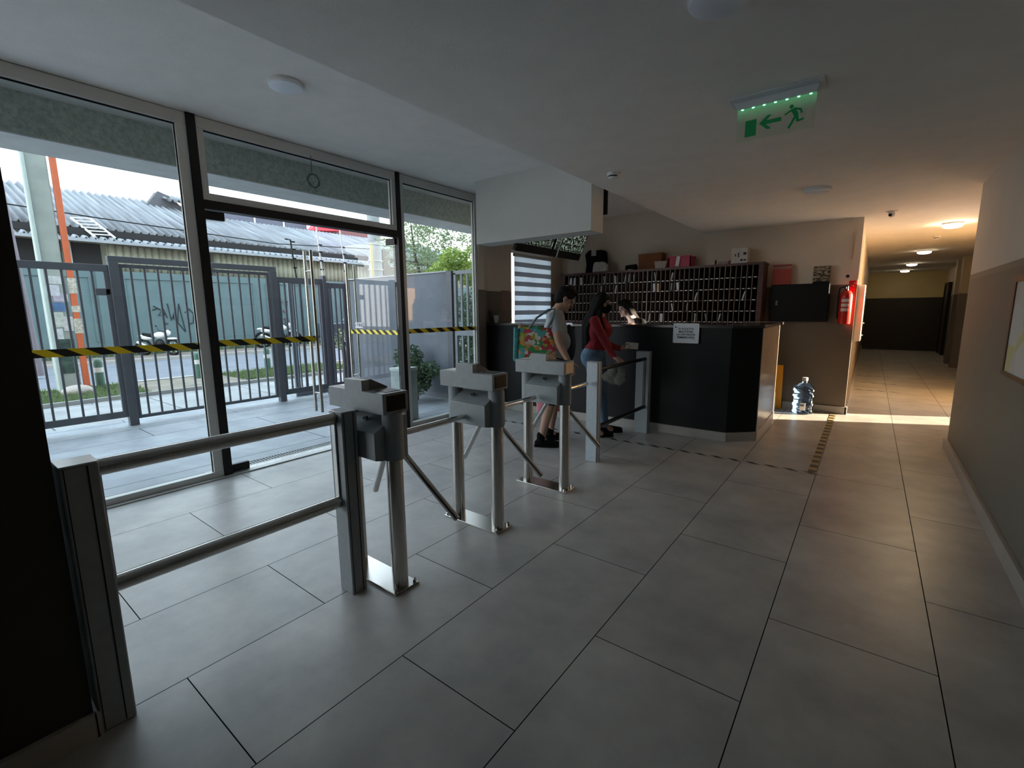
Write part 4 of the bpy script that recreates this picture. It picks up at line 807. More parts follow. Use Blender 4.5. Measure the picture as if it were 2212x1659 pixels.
# plants
def leafmat(name, a, b):
    m, nt, p = _new(name); oi = _n(nt, 'ShaderNodeNewGeometry'); r = _n(nt, 'ShaderNodeValToRGB'); nz = _n(nt, 'ShaderNodeTexNoise'); nz.inputs['Scale'].default_value = 9
    nt.links.new(oi.outputs['Position'], nz.inputs['Vector']); nt.links.new(nz.outputs['Fac'], r.inputs[0]); r.color_ramp.elements[0].position = 0.35; r.color_ramp.elements[1].position = 0.65
    r.color_ramp.elements[0].color = (*a, 1); r.color_ramp.elements[1].color = (*b, 1); nt.links.new(r.outputs[0], p.inputs['Base Color']); p.inputs['Roughness'].default_value = 0.6
    tl = _n(nt, 'ShaderNodeBsdfTranslucent'); mx = _n(nt, 'ShaderNodeMixShader'); mx.inputs[0].default_value = 0.35; nt.links.new(r.outputs[0], tl.inputs[0])
    o = nt.nodes['Material Output']; nt.links.new(p.outputs[0], mx.inputs[1]); nt.links.new(tl.outputs[0], mx.inputs[2]); nt.links.new(mx.outputs[0], o.inputs[0]); return m
M['leaf_dark'] = leafmat('dark_leaves', (0.05, 0.09, 0.045), (0.13, 0.19, 0.10))
M['leaf_grey'] = leafmat('grey_green_leaves', (0.16, 0.22, 0.12), (0.38, 0.44, 0.26))
M['leaf_bright'] = leafmat('bright_leaves', (0.18, 0.28, 0.05), (0.46, 0.54, 0.16))
M['bark'] = mat('bark', (0.10, 0.085, 0.07), 0.9, var=0.3, scale=15)
def plant(name, label, cat, loc, clusters, n, ls, lm, trunk=None, group=None):
    t = thing(name, label, cat, loc, group); b = B()
    tot = sum(c[3]**3 for c in clusters)
    for (x, y, z, r) in clusters:
        for _ in range(int(n*r**3/tot)):
            d = Vector((random.gauss(0, 1), random.gauss(0, 1), random.gauss(0, 1))).normalized()*r*(0.35+0.65*random.random()**0.5)
            c = Vector((x, y, z))+Vector((d.x, d.y, d.z*0.8)); u_ = Vector((random.gauss(0, 1), random.gauss(0, 1), random.gauss(0, .6))).normalized(); v_ = u_.cross(Vector((random.gauss(0, 1), random.gauss(0, 1), random.gauss(0, 1)))).normalized()
            l = ls*random.uniform(0.6, 1.3); b.add([c-u_*l, c+v_*l*0.45, c+u_*l, c-v_*l*0.45], [(0, 1, 2, 3)])
    b.done('foliage', lm, t, smooth=False)
    if trunk:
        for tr in trunk: B().tube(tr[0], tr[1], 9).done('trunk', 'bark', t)
    return t
plant('garden_shrub', 'dark leafy shrub against the grey rendered wall, behind the bin', 'shrub', (-5.95, 5.15, 0), [(-5.95, 5.05, 0.45, .33), (-6.1, 5.12, 0.72, .25), (-5.8, 5.0, 0.3, .25), (-5.65, 5.15, 0.5, .2)], 2600, 0.035, 'leaf_dark', [([(-5.95, 5.15, -0.02), (-5.93, 5.15, 0.5)], 0.02)])
plant('hedge', 'dark climbing greenery seen through the bars of the side gate', 'hedge', (-6.8, 7.8, 0), [(-7.2, 7.8, 0.5, .6), (-6.6, 7.5, 1.1, .5), (-7.1, 7.9, 1.5, .5), (-6.3, 7.4, 0.4, .5), (-6.9, 8.1, 1.9, .35)], 5200, 0.05, 'leaf_dark')
plant('street_tree', 'tall airy grey-green tree above the garden wall', 'tree', (-10.8, 9.9, 0), [(-10.6, 9.2, 3.0, .75), (-11.0, 10.2, 3.5, .8), (-10.8, 9.6, 4.1, .6), (-10.3, 9.3, 3.8, .4), (-11.2, 11.2, 3.0, .7), (-10.5, 10.9, 3.9, .5), (-10.9, 8.7, 3.5, .45), (-10.6, 11.6, 3.6, .5)], 4300, 0.055, 'leaf_grey',
      [([(-10.8, 9.9, -0.02), (-10.8, 9.9, 1.8), (-11.0, 10.2, 3.4)], [0.11, 0.09, 0.03]), ([(-10.8, 9.9, 1.8), (-10.6, 9.3, 3.0), (-10.5, 9.1, 3.9)], [0.07, 0.04, 0.015])], group='trees beyond the garden wall')
plant('street_tree', 'bright yellow-green leafy tree behind the side gate', 'tree', (-8.6, 8.7, 0), [(-8.7, 8.5, 2.35, .42), (-8.6, 8.8, 2.75, .38), (-8.2, 9.0, 2.4, .40), (-8.3, 9.2, 2.9, .25)], 3000, 0.055, 'leaf_bright', [([(-8.6, 8.7, -0.02), (-8.6, 8.7, 1.9), (-8.6, 8.8, 2.7)], [0.07, 0.05, 0.02])], group='trees beyond the garden wall')
plant('sapling', 'thin young tree with sparse leaves at the end of the street fence', 'tree', (-8.5, 5.45, 0), [(-8.5, 5.35, 0.85, .18), (-8.5, 5.15, 0.72, .13), (-8.5, 5.5, 1.0, .18)], 190, 0.045, 'leaf_grey', [([(-8.5, 5.45, -0.05), (-8.48, 5.45, 0.5), (-8.5, 5.42, 1.1)], [0.05, 0.045, 0.03])])
def grass(label, x0, x1, y0, y1, n, h):
    b = B()
    for _ in range(n):
        x = random.uniform(x0, x1); y = random.uniform(y0, y1); a = random.uniform(0, pi); l = h*random.uniform(0.4, 1.2); dx, dy = cos(a)*0.012, sin(a)*0.012
        b.add([(x-dx, y-dy, -0.035), (x+dx, y+dy, -0.035), (x+random.uniform(-.05, .05), y+random.uniform(-.05, .05), -0.03+l)], [(0, 1, 2)])
    o = b.done('grass', 'leaf_bright' if 0 else M.setdefault('grassm', leafmat('verge_grass', (0.09, 0.14, 0.055), (0.20, 0.26, 0.11))), base=((x0+x1)/2, (y0+y1)/2, -0.03), smooth=False)
    tag(o, label, 'grass', kind='stuff')
grass('strip of grass around the concrete utility pole', -12.6, -10.6, -1.5, 2.75, 9000, 0.09)
grass('patch of grass beyond the tall gate near the bollard', -12.6, -11.0, 4.6, 7.4, 6000, 0.09)
grass('grass strip far along the street beyond the side wall', -12.6, -10.5, 8.2, 14, 5000, 0.18)
grass('low weeds at the foot of the green street wall', -21.32, -21.1, 0, 16, 2500, 0.28)
o = B().ell((-11.75, 1.88, 0.02), (0.20, 0.24, 0.13)).done('boulder', mat('pale_stone', (0.42, 0.36, 0.32), 0.9, bump=0.4, bscale=12), base=(-11.75, 1.88, -0.03)); tag(o, 'pale rounded stone at the foot of the utility pole', 'stone')

# poles, posts, bollards
up = thing('utility_pole', 'square concrete utility pole covered with torn posters', 'pole', (-12.2, 1.84, -0.03))
B().prism([(-0.13, 1.68), (0.13, 1.68), (0.13, 2.0), (-0.13, 2.0)], (-12.2, 0, -0.04), (1, 0, 0), (0, 1, 0), (0, 0, 1), 8).done('shaft', mat('pale_concrete', (0.36, 0.39, 0.36), 0.9, var=0.12, scale=4, bump=0.2), up, bevel=0.02)
B().cyl((-12.05, 1.70, -0.03), (-12.05, 1.66, 7), 0.035).done('conduit', mat('pale_green_pipe', (0.50, 0.58, 0.55), 0.5), up)
for (y0, y1, z0, z1, c) in ((1.74, 1.98, 2.02, 2.16, (.6, .62, .62)), (1.72, 1.90, 1.80, 2.0, (.6, .6, .66)), (1.80, 2.0, 1.70, 1.84, (.48, .42, .52)), (1.76, 1.95, 1.52, 1.68, (.10, .19, .36)), (1.70, 1.9, 1.22, 1.50, (.55, .57, .52)), (1.88, 2.02, 1.15, 1.42, (.58, .55, .54)), (1.72, 1.86, 0.98, 1.2, (.62, .64, .66))):
    B().obox((-12.066+random.uniform(0, .006), (y0+y1)/2, (z0+z1)/2), (0.003, y1-y0, z1-z0), Matrix.Rotation(random.uniform(-.06, .06), 3, 'X')).done('poster', mat('street_poster', c, 0.8, var=0.2, scale=14), up, smooth=False)
B().box(-12.068, -12.062, 1.69, 1.99, 0.35, 1.0).done('mural_patch', mat('dark_green_paint', (0.05, 0.085, 0.07), 0.8, var=0.5, scale=10), up, smooth=False)
op = thing('orange_post', 'orange-red post with pasted paper strips beside the utility pole', 'post', (-12.1, 2.08, -0.03))
B().box(-12.15, -12.05, 2.04, 2.13, -0.04, 8).done('shaft', mat('orange_red_paint', (0.66, 0.15, 0.06), 0.55, var=0.08), op, bevel=0.01)
for (z0, z1) in ((1.85, 2.14), (1.5, 1.62), (1.1, 1.38)): B().box(-12.052, -12.046, 2.025, 2.145, z0, z1).done('paper_strip', mat('torn_paper', (0.55, 0.50, 0.42), 0.8, var=0.4, scale=30), op, smooth=False)
o = B().cyl((-16.2, 1.95, -0.03), (-16.2, 1.7, 8), 0.09, 0.07).done('utility_pole', mat('grey_violet_wood', (0.22, 0.19, 0.21), 0.9)); tag(o, 'thin dark pole in the distance at the left edge of the glass', 'pole')
p2 = thing('utility_pole', 'round concrete pole with a yellow pipe rising behind the garden wall', 'pole', (-14, 10.5, -0.03))
B().cyl((-14, 10.45, -0.04), (-14, 10.45, 8), 0.25, 0.19).done('shaft', mat('concrete_shaft', (0.33, 0.35, 0.35), 0.9), p2)
B().cyl((-13.75, 10.12, 0), (-13.75, 10.12, 3.75), 0.05).done('yellow_pipe', mat('yellow_pipe', (0.55, 0.42, 0.16), 0.5), p2)
B().box(-14.1, -13.9, 10.72, 11.0, 2.75, 3.65).done('side_box', mat('brown_box', (0.20, 0.16, 0.13), 0.7), p2)
B().cyl((-14, 10.45, 3.2), (-14, 10.45, 3.23), 0.26).cyl((-14, 10.45, 2.9), (-14, 10.45, 2.93), 0.26).done('strap', 'alu', p2)
for y, l in ((2.33, 'green bollard with a white band beside the utility pole'), (4.08, 'green bollard with a white band seen beside the white window frame'), (5.66, 'small green bollard with a white band beyond the tall gate')):
    t = thing('bollard', l, 'bollard', (-12.3, y, -0.03), 'green street bollards')
    B().lathe([(0, -0.03), (0.072, -0.03), (0.072, 0.50), (0.06, 0.55), (0.03, 0.575), (0, 0.58)], (-12.3, y, 0), 20).done('shaft', mat('bollard_green', (0.07, 0.15, 0.11), 0.5), t)
    B().lathe([(0.074, 0.30), (0.075, 0.40)], (-12.3, y, 0), 20).done('reflective_band', 'white', t)

# green street wall with graffiti
gw = thing('street_wall', 'long pale green street wall with raised panels and graffiti', 'wall', (-21.55, 8, 0))
M['gw'] = mat('pale_green_paint', (0.12, 0.175, 0.18), 0.85, var=0.08, scale=2)
B().box(-21.7, -21.5, -6, 26, -0.04, 2.98).done('masonry', 'gw', gw)
b = B()
for y0, y1 in ((-2, 1.4), (1.8, 4.2), (5.1, 9.6), (10.1, 15.5), (16, 24)): b.box(-21.5, -21.47, y0, y1, 2.72, 2.76).box(-21.5, -21.47, y0, y0+0.05, 0.5, 2.72).box(-21.5, -21.47, y1-0.05, y1, 0.5, 2.72)
b.box(-21.5, -21.42, 4.35, 4.75, -0.03, 2.98).done('raised_panels', 'gw', gw)
def scrib(strokes, w_, m, name):
    b = B()
    for s_ in strokes: b.tube([(-21.492, y, z) for y, z in s_], w_, 5)
    b.done(name, m, gw)
M['spray'] = mat('black_spray', (0.03, 0.035, 0.04), 0.9)
scrib([[(5.90, 1.75), (6.1, 1.62), (6.25, 1.42), (6.02, 1.40), (6.2, 1.66), (6.3, 1.3)], [(6.35, 1.85), (6.42, 1.2), (6.6, 1.65), (6.5, 1.3), (6.85, 0.75), (6.72, 1.85), (6.62, 1.1)], [(6.9, 1.5), (7.05, 1.65), (7.2, 1.45), (7.15, 1.1), (7.0, 1.05)], [(5.85, 1.6), (6.0, 1.66)], [(6.15, 1.3), (6.22, 1.05), (6.3, 1.1)]], 0.022, 'spray', 'graffiti')
scrib([[(10.3, 1.85), (10.42, 1.98), (10.5, 1.8)], [(10.6, 1.8), (10.62, 2.0), (10.75, 1.85), (10.8, 2.0)], [(10.9, 1.9), (11.0, 2.0), (11.1, 1.9), (11.0, 1.8), (10.9, 1.9)], [(10.35, 1.6), (10.4, 1.45), (10.55, 1.6)], [(10.65, 1.6), (10.7, 1.42), (10.8, 1.6), (10.9, 1.45)], [(10.8, 1.2), (10.9, 1.0)], [(10.95, 1.2), (11.0, 0.95), (11.1, 1.2)]], 0.020, M.setdefault('spray2', mat('reddish_spray', (0.16, 0.08, 0.09), 0.9)), 'graffiti')

# warehouse
wh = thing('warehouse', 'long warehouse with pale corrugated roofs behind the green wall', 'building', (-25, 10, 0))
M['corr'] = mat('pale_corrugated_sheet', (0.215, 0.215, 0.225), 0.85, var=0.35, scale=1.2, aniso=(0.3, 4, 0.3))
M['corrw'] = mat('beige_corrugated_sheet', (0.34, 0.33, 0.25), 0.85, var=0.15, scale=1.5)
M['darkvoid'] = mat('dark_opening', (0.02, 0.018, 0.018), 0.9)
def corr(name, x0, z0, x1, z1, y0, y1, m, pitch=0.25, amp=0.075, th=0.04, parent=None):
    n_ = int((y1-y0)/pitch*6); b = B(); vs = []
    nx, nz_ = -(z1-z0), (x1-x0); L = math.hypot(nx, nz_); nx /= L; nz_ /= L
    if nz_ < 0 and abs(nz_) > 0.2: nx, nz_ = -nx, -nz_
    for i in range(n_+1):
        y = y0+(y1-y0)*i/n_; a = amp*sin(2*pi*(y-y0)/pitch)
        for (x, z) in ((x0, z0), (x1, z1)):
            vs.append((x+nx*a, y, z+nz_*a))
    fs = [(2*i, 2*i+2, 2*i+3, 2*i+1) for i in range(n_)]
    o = b.add(vs, fs).done(name, m, parent); s_ = o.modifiers.new('t', 'SOLIDIFY'); s_.thickness = th; return o
B().box(-32, -22.3, -10, 26, 0, 4.45).done('wall', 'corrw', wh)
corr('roof_sheet', -22.4, 4.52, -29, 6.98, -10, 9.3, 'corr', parent=wh)
corr('roof_sheet', -22.4, 4.50, -29, 6.62, 9.3, 26, 'corr', parent=wh)
B().box(-32, -29, -10, 9.3, 4.4, 6.9).box(-32, -29, 9.3, 26, 4.4, 6.55).done('roof_core', 'corrw', wh)
corr('canopy_sheet', -21.75, 4.08, -22.5, 4.2, -10, 26, mat('pale_canopy_sheet', (0.33, 0.34, 0.36), 0.8), parent=wh)
B().box(-21.80, -21.72, -10, 26, 3.95, 4.05).done('gutter', mat('grey_gutter', (0.30, 0.31, 0.33), 0.6), wh)
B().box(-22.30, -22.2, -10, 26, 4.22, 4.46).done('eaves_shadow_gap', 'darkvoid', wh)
corr('skirt_sheet', -22.22, 2.9, -22.22, 3.95, 4.9, 7.5, 'corrw', pitch=0.22, amp=0.04, parent=wh)
corr('skirt_sheet', -22.22, 2.9, -22.22, 3.95, 8.4, 16, 'corrw', pitch=0.22, amp=0.04, parent=wh)
for (y0, y1) in ((-4, 1.9), (2.2, 3.7), (3.9, 4.75), (7.55, 8.3)):
    f = B().box(-22.28, -22.22, y0, y1, 2.9, 3.95).done('window', 'darkvoid', wh)
    B().box(-22.22, -22.17, y0-0.05, y0+0.05, 2.9, 3.95).done('window_post', mat('grey_post', (0.36, 0.38, 0.36), 0.7), f)
B().prism([(8.0, 6.7), (8.45, 7.35), (8.9, 7.2), (9.4, 6.75), (9.4, 6.4), (8.0, 6.4)], (-28.6, 0, 0), (0, 1, 0), (0, 0, 1), (1, 0, 0), 0.6).done('roof_monitor', mat('dark_roof_piece', (0.09, 0.09, 0.10), 0.8), wh)
corr('roof_sheet', -27.6, 6.95, -29.3, 7.45, 8.6, 11.0, 'corr', parent=wh)
lad = thing('roof_ladder', 'pale ladder lying on the warehouse canopy edge', 'ladder', (-22.2, 4.6, 4.3))
for p0, p1 in (((-22.9, 4.2, 4.86), (-21.75, 4.55, 4.14)), ((-22.9, 4.75, 4.90), (-21.75, 5.10, 4.16))): B().bar(p0, p1, 0.05, 0.05).done('rail', 'white', lad)
for k in range(6):
    t = k/5.6; B().bar((-22.9+1.15*t, 4.2+.35*t, 4.88-.72*t), (-22.9+1.15*t, 4.75+.35*t, 4.92-.74*t), 0.035, 0.035).done('rung', 'white', lad)
db = thing('distant_building', 'dark grey flat building rising behind the warehouse roof', 'building', (-36, 15, 0))
B().box(-42, -34, 11.5, 19.4, 0, 8.05).done('wall', mat('slate_cladding', (0.11, 0.11, 0.15), 0.7), db)
for y in (13.6, 15.6, 17.6): B().box(-34, -33.95, y, y+0.1, 6, 8.0).done('joint', 'white', db)
db = thing('distant_building', 'reddish brown building with a bright red canopy beyond the warehouse', 'building', (-36, 24, 0))
B().box(-42, -34, 20.6, 26, 0, 8.0).done('wall', mat('brown_cladding', (0.16, 0.07, 0.07), 0.7), db)
B().prism([(19.3, 7.45), (19.8, 8.1), (21.3, 8.05), (22.0, 7.75), (20.9, 7.6)], (-33.9, 0, 0), (0, 1, 0), (0, 0, 1), (1, 0, 0), 0.6).done('red_canopy', mat('red_canopy', (0.60, 0.03, 0.05), 0.5), db)
o = B().tube([(-14, -6, 3.9), (-14, 0, 3.75), (-14, 3, 3.60), (-14, 7, 3.45), (-14, 13, 3.75)], 0.014, 6).done('overhead_cable', 'darkframe', base=(-14, 3, 3.6)); tag(o, 'dark overhead cable crossing in front of the warehouse roof', 'cable')

# motorcycles
def moto(x, y, rz, label):
    t = thing('motorcycle', label, 'motorcycle', (x, y, -0.02), 'parked motorcycles', rotz=rz)
    for s_ in (-0.62, 0.62):
        pr_ = [(0.30+0.055*cos(a), 0.05*sin(a)) for a in [2*pi*k/10 for k in range(11)]]
        wl = B().lathe(pr_, (s_, 0, 0.33), 28, Matrix.Rotation(pi/2, 3, 'X')).done('wheel', 'black', t, local=True)
        b = B().cyl((s_, -0.05, 0.33), (s_, 0.05, 0.33), 0.04)
        for k in range(6): b.bar((s_, 0, 0.33), (s_+0.27*cos(k*pi/3), 0, 0.33+0.27*sin(k*pi/3)), 0.015, 0.02, up=(0, 1, 0))
        b.done('spokes', 'alu', wl, local=True)
    B().tube([(0.55, 0, 0.35), (0.38, 0, 0.78), (0.32, 0, 0.95)], 0.03).done('fork', 'darkframe', t, local=True)
    B().tube([(0.34, -0.33, 1.03), (0.28, 0, 0.98), (0.34, 0.33, 1.03)], 0.015).done('handlebar', 'black', t, local=True)
    B().tube([(0.3, -0.25, 1.02), (0.26, -0.32, 1.2)], 0.008).ell((0.26, -0.33, 1.22), (0.02, 0.05, 0.03)).done('mirror', 'black', t, local=True)
    B().ell((0.12, 0, 0.82), (0.26, 0.14, 0.14)).done('tank', 'white', t, local=True)
    B().ell((0.46, 0, 0.92), (0.10, 0.12, 0.12)).ell((0.62, 0, 0.68), (0.24, 0.08, 0.05)).done('front_fairing', 'white', t, local=True)
    B().tube([(-0.05, 0, 0.80), (-0.35, 0, 0.80), (-0.60, 0, 0.88)], [0.09, 0.10, 0.05]).done('seat', 'black', t, local=True)
    B().ell((-0.42, 0, 0.72), (0.26, 0.11, 0.10)).ell((-0.68, 0, 0.80), (0.14, 0.07, 0.05)).done('tail_fairing', 'white', t, local=True)
    B().ell((0.08, 0, 0.48), (0.20, 0.13, 0.18)).done('engine', 'darkframe', t, local=True)
    B().tube([(0.1, -0.15, 0.35), (-0.3, -0.17, 0.38), (-0.72, -0.18, 0.55)], [0.025, 0.035, 0.06]).done('exhaust', 'alu', t, local=True)
    return t
_m1 = moto(-20.4, 5.6, R(36), 'white motorcycle parked in front of the green wall under the graffiti')
_m1.scale = (0.87, 0.87, 0.87)
moto(-20.5, 10.0, R(75), 'white motorcycle mostly hidden behind the parked gate leaf bars')
# car
def car(x, y, rz):
    t = thing('car', 'dark blue-grey off-road car parked in front of the green wall', 'car', (x, y, -0.05), None, rz)
    M['carp'] = mat('dark_blue_car_paint', (0.035, 0.04, 0.055), 0.22, coat=0.5)
    M['carg'] = mat('car_window', (0.18, 0.24, 0.28), 0.08)
    side = [(-2.1, 0.35), (-2.15, 0.8), (-2.05, 1.02), (-0.85, 1.08), (-0.35, 1.62), (1.6, 1.66), (2.0, 1.05), (2.08, 0.8), (2.05, 0.35), (1.75, 0.3), (1.6, 0.62), (1.1, 0.62), (0.95, 0.3), (-0.95, 0.3), (-1.1, 0.62), (-1.6, 0.62), (-1.75, 0.3)]
    B().prism(side, (0, -0.82, 0), (1, 0, 0), (0, 0, 1), (0, 1, 0), 1.64).done('body', 'carp', t, local=True, bevel=0.05, seg=3)
    for s_ in (-1, 1):
        yy = s_*0.826
        for poly in ([(-0.72, 1.10), (-0.34, 1.52), (0.28, 1.54), (0.28, 1.08)], [(0.36, 1.08), (0.36, 1.54), (1.05, 1.55), (1.05, 1.08)], [(1.13, 1.08), (1.13, 1.55), (1.52, 1.55), (1.75, 1.1)]):
            B().prism(poly, (0, yy-0.004, 0), (1, 0, 0), (0, 0, 1), (0, 1, 0), 0.012).done('side_window', 'carg', t, local=True)
        B().ell((-0.62, s_*0.95, 1.12), (0.07, 0.11, 0.08)).done('mirror', 'white', t, local=True)
        for xx in (-1.35, 1.35):
            w_ = B().lathe([(0.0, -0.1), (0.30, -0.1), (0.34, -0.06), (0.34, 0.08), (0.30, 0.11), (0.2, 0.11)], (xx, s_*0.72, 0.34), 26, Matrix.Rotation(-s_*pi/2, 3, 'X')).done('wheel', 'black', t, local=True)
            B().lathe([(0.0, 0.112), (0.19, 0.105), (0.20, 0.09)], (xx, s_*0.72, 0.34), 20, Matrix.Rotation(-s_*pi/2, 3, 'X')).done('hub', 'alu', w_, local=True)
    B().add([(-0.87, -0.70, 1.10), (-0.87, 0.70, 1.10), (-0.40, 0.66, 1.58), (-0.40, -0.66, 1.58)], [(0, 1, 2, 3)]).done('windscreen', 'carg', t, local=True)
    for yy in (-0.6, 0.6): B().ell((-2.14, yy, 0.78), (0.04, 0.14, 0.09)).done('headlamp', 'white', t, local=True)
    return t
car(-19.4, 13.7, R(82))

# ================================================================== PEOPLE
def lerp(a, b, t): return tuple(a[i]+(b[i]-a[i])*t for i in range(3))
def hand(b, wr, d, side, curl=0.6, palm_n=(0, -1, 0)):
    """palm and five bent fingers: d = direction of the hand, palm_n = the way the palm faces, side = thumb direction sign"""
    d = Vector(d).normalized(); n = Vector(palm_n); n = (n-d*n.dot(d)).normalized(); s_ = d.cross(n)*side
    w_ = Vector(wr); p0 = w_+d*0.018; p1 = w_+d*0.085
    for k in range(4):
        o = s_*(0.030-0.019*k); b.rc(p0+o*0.6, p1+o, 0.014, 0.0125)
    ln = (0.068, 0.077, 0.072, 0.056)
    for k in range(4):
        a = p1+s_*(0.031-0.0205*k); dr = d.copy()
        for j, f in enumerate((0.45, 0.32, 0.23)):
            dr = (dr + n*curl*(0.55+0.25*j)).normalized(); e = a+dr*ln[k]*f; b.rc(a, e, 0.0088-0.0006*j, 0.0082-0.0006*j); a = e
    a = p0+s_*0.030+d*0.008; dr = (d*0.6+s_*0.8+n*0.3).normalized()
    for j, f in enumerate((0.035, 0.028, 0.024)):
        e = a+dr*f; b.rc(a, e, 0.0115-0.001*j, 0.0105-0.001*j); a = e; dr = (dr+d*0.35+n*0.15).normalized()
def headgeo(b, c, tilt, turn=0.0, s=1.0):
    """skull, jaw, nose, lips, ears, brow; faces +X, tilted down by tilt"""
    Rm = Matrix.Rotation(turn, 3, 'Z') @ Matrix.Rotation(tilt, 3, 'Y'); c = Vector(c); f = lambda *p: c+Rm@(Vector(p)*s)
    b.ell(f(-0.008, 0, 0.025), (0.096*s, 0.075*s, 0.090*s), Rm, 20, 14).ell(f(0.022, 0, -0.045), (0.066*s, 0.056*s, 0.068*s), Rm, 18, 12)
    b.ell(f(0.068, 0, -0.088), (0.022*s, 0.026*s, 0.020*s), Rm).rc(f(0.088, 0, 0.02), f(0.108, 0, -0.022), 0.008*s, 0.0125*s)
    b.ell(f(0.088, 0, -0.052), (0.010*s, 0.022*s, 0.009*s), Rm).ell(f(0.078, 0, 0.034), (0.014*s, 0.05*s, 0.010*s), Rm)
    for e in (-1, 1): b.ell(f(-0.005, e*0.077, -0.005), (0.018*s, 0.009*s, 0.030*s), Rm).ell(f(0.062, e*0.034, -0.03), (0.022*s, 0.022*s, 0.02*s), Rm)
    return f, Rm
def face(parent, f, Rm, s=1.0):
    for e in (-1, 1):
        B().ell(f(0.083, e*0.031, 0.008), (0.009*s, 0.014*s, 0.006*s), Rm).done('eye', 'ink', parent, local=True)
        B().ell(f(0.090, e*0.031, 0.033), (0.005*s, 0.020*s, 0.004*s), Rm).done('eyebrow', 'hair', parent, local=True)
    B().ell(f(0.094, 0, -0.052), (0.005*s, 0.019*s, 0.005*s), Rm).done('mouth', mat('lips', (0.25, 0.09, 0.08), 0.5), parent, local=True)
def shoe(t, ank, yaw, m='shoe'):
    x, y, z = ank; c, s_ = cos(yaw), sin(yaw); f = lambda a, b2, h: (x+a*c-b2*s_, y+a*s_+b2*c, h)
    b = B().rc(f(-0.035, 0, 0.040), f(0.06, 0, 0.045), 0.040, 0.042).rc(f(0.06, 0, 0.040), f(0.185, 0.004, 0.034), 0.042, 0.030).rc(f(0.0, 0, 0.06), f(-0.003, 0, 0.125), 0.047, 0.046)
    remesh(b.done('shoe', m, t, local=True), 0.008, 3)
    sb = B(); n_ = 16
    pr_ = [(-0.078, 0), (-0.07, -0.03), (0, -0.038), (0.07, -0.044), (0.15, -0.042), (0.20, -0.025), (0.218, 0.002), (0.20, 0.03), (0.15, 0.045), (0.07, 0.042), (0, 0.036), (-0.07, 0.03)]
    sb.prism([(a, b2) for a, b2 in pr_], f(0, 0, 0.0), (c, s_, 0), (-s_, c, 0), (0, 0, 1), 0.018).done('sole', 'black', t, local=True)
def limb(b, pts, rs):
    for i in range(len(pts)-1): b.rc(pts[i], pts[i+1], rs[i], rs[i+1])

def human(name, label, loc, rz, J, skin, head_s=1.0):
    t = thing('person', label, 'person', loc, 'people at the reception', rz)
    b = B()
    limb(b, [J['pel'], J['wai'], J['che']], [0.118, 0.105, 0.115]); b.ell(J['pel'], (0.11, 0.15, 0.12)).ell(J['che'], (0.11, 0.15, 0.14))
    limb(b, [J['che'], J['nek']], [0.09, 0.062]); limb(b, [J['nek'], lerp(J['nek'], J['hed'], 0.62)], [0.058, 0.054])
    f, Rm = headgeo(b, J['hed'], J['tilt'], J.get('turn', 0), head_s)
    for q in 'RL':
        if 'hip'+q in J: limb(b, [J['hip'+q], J['kne'+q], lerp(J['kne'+q], J['ank'+q], 0.3), J['ank'+q]], [0.088, 0.056, 0.054, 0.038]); limb(b, [J['pel'], J['hip'+q]], [0.1, 0.09]); limb(b, [J['ank'+q], (J['ank'+q][0]+0.08, J['ank'+q][1], 0.04)], [0.036, 0.03])
        limb(b, [J['nek'][:2]+(J['nek'][2]-0.05,), J['sho'+q]], [0.055, 0.052]); limb(b, [J['sho'+q], lerp(J['sho'+q], J['elb'+q], .5), J['elb'+q], lerp(J['elb'+q], J['wri'+q], .35), J['wri'+q]], [0.052*J.get('arm', 1), 0.047*J.get('arm', 1), 0.038, 0.038, 0.025])
        hd = J['han'+q]; hand(b, J['wri'+q], hd[0], hd[1], hd[2], hd[3])
    body = remesh(b.done('body', skin, t, local=True), 0.0062, 2)
    return t, f, Rm

# ---- man with tote bag
J = dict(pel=(-.02, 0, .92), wai=(.01, 0, 1.06), che=(.02, 0, 1.25), nek=(.03, 0, 1.435), hed=(.115, 0, 1.565), tilt=0.5, arm=1.08,
         hipR=(-.02, -.09, .86), kneR=(-.04, -.11, .49), ankR=(-.14, -.12, .09), hipL=(-.02, .09, .86), kneL=(.03, .12, .49), ankL=(-.02, .15, .09),
         shoR=(-.01, -.18, 1.375), elbR=(.02, -.34, 1.13), wriR=(.115, -.385, .945), hanR=((.25, 0.02, -1), 1, .35, (0, 1, 0)),
         shoL=(.0, .175, 1.375), elbL=(.02, .25, 1.12), wriL=(.04, .23, .87), hanL=((.1, 0, -1), -1, .9, (0, -1, 0)))
man, f, Rm = human('man', 'person in grey T-shirt and dark shorts, head bowed, a colourful tote bag on the shoulder', (-2.66, 4.21, 0), R(37.7), J, 'skin')
face(man, f, Rm)
b = B()
b.ell(f(-0.012, 0, 0.045), (0.101, 0.083, 0.088), Rm).ell(f(-0.045, 0, 0.0), (0.07, 0.080, 0.085), Rm).ell(f(0.045, 0, 0.10), (0.055, 0.06, 0.035), Rm)
remesh(b.done('hair', 'hair', man, local=True), 0.008, 2)
b = B(); limb(b, [J['pel'], J['wai'], J['che'], (.02, 0, 1.36)], [.135, .128, .128, .10]); b.ell(J['che'], (.125, .165, .15)).ell((.04, 0, 1.12), (.145, .165, .14)).ell((0.0, 0, 1.0), (.135, .165, .12))
for q in 'RL': limb(b, [(.02, 0, 1.37), J['sho'+q], lerp(J['sho'+q], J['elb'+q], .5)], [.075, .068, .064])
limb(b, [(.02, 0, 1.36), (.035, 0, 1.42)], [.085, .068])
remesh(b.done('t_shirt', 'tee', man, local=True), 0.010, 4)
b = B(); b.ell(J['pel'], (.135, .172, .12)).ell((-.02, 0, .86), (.13, .17, .11))
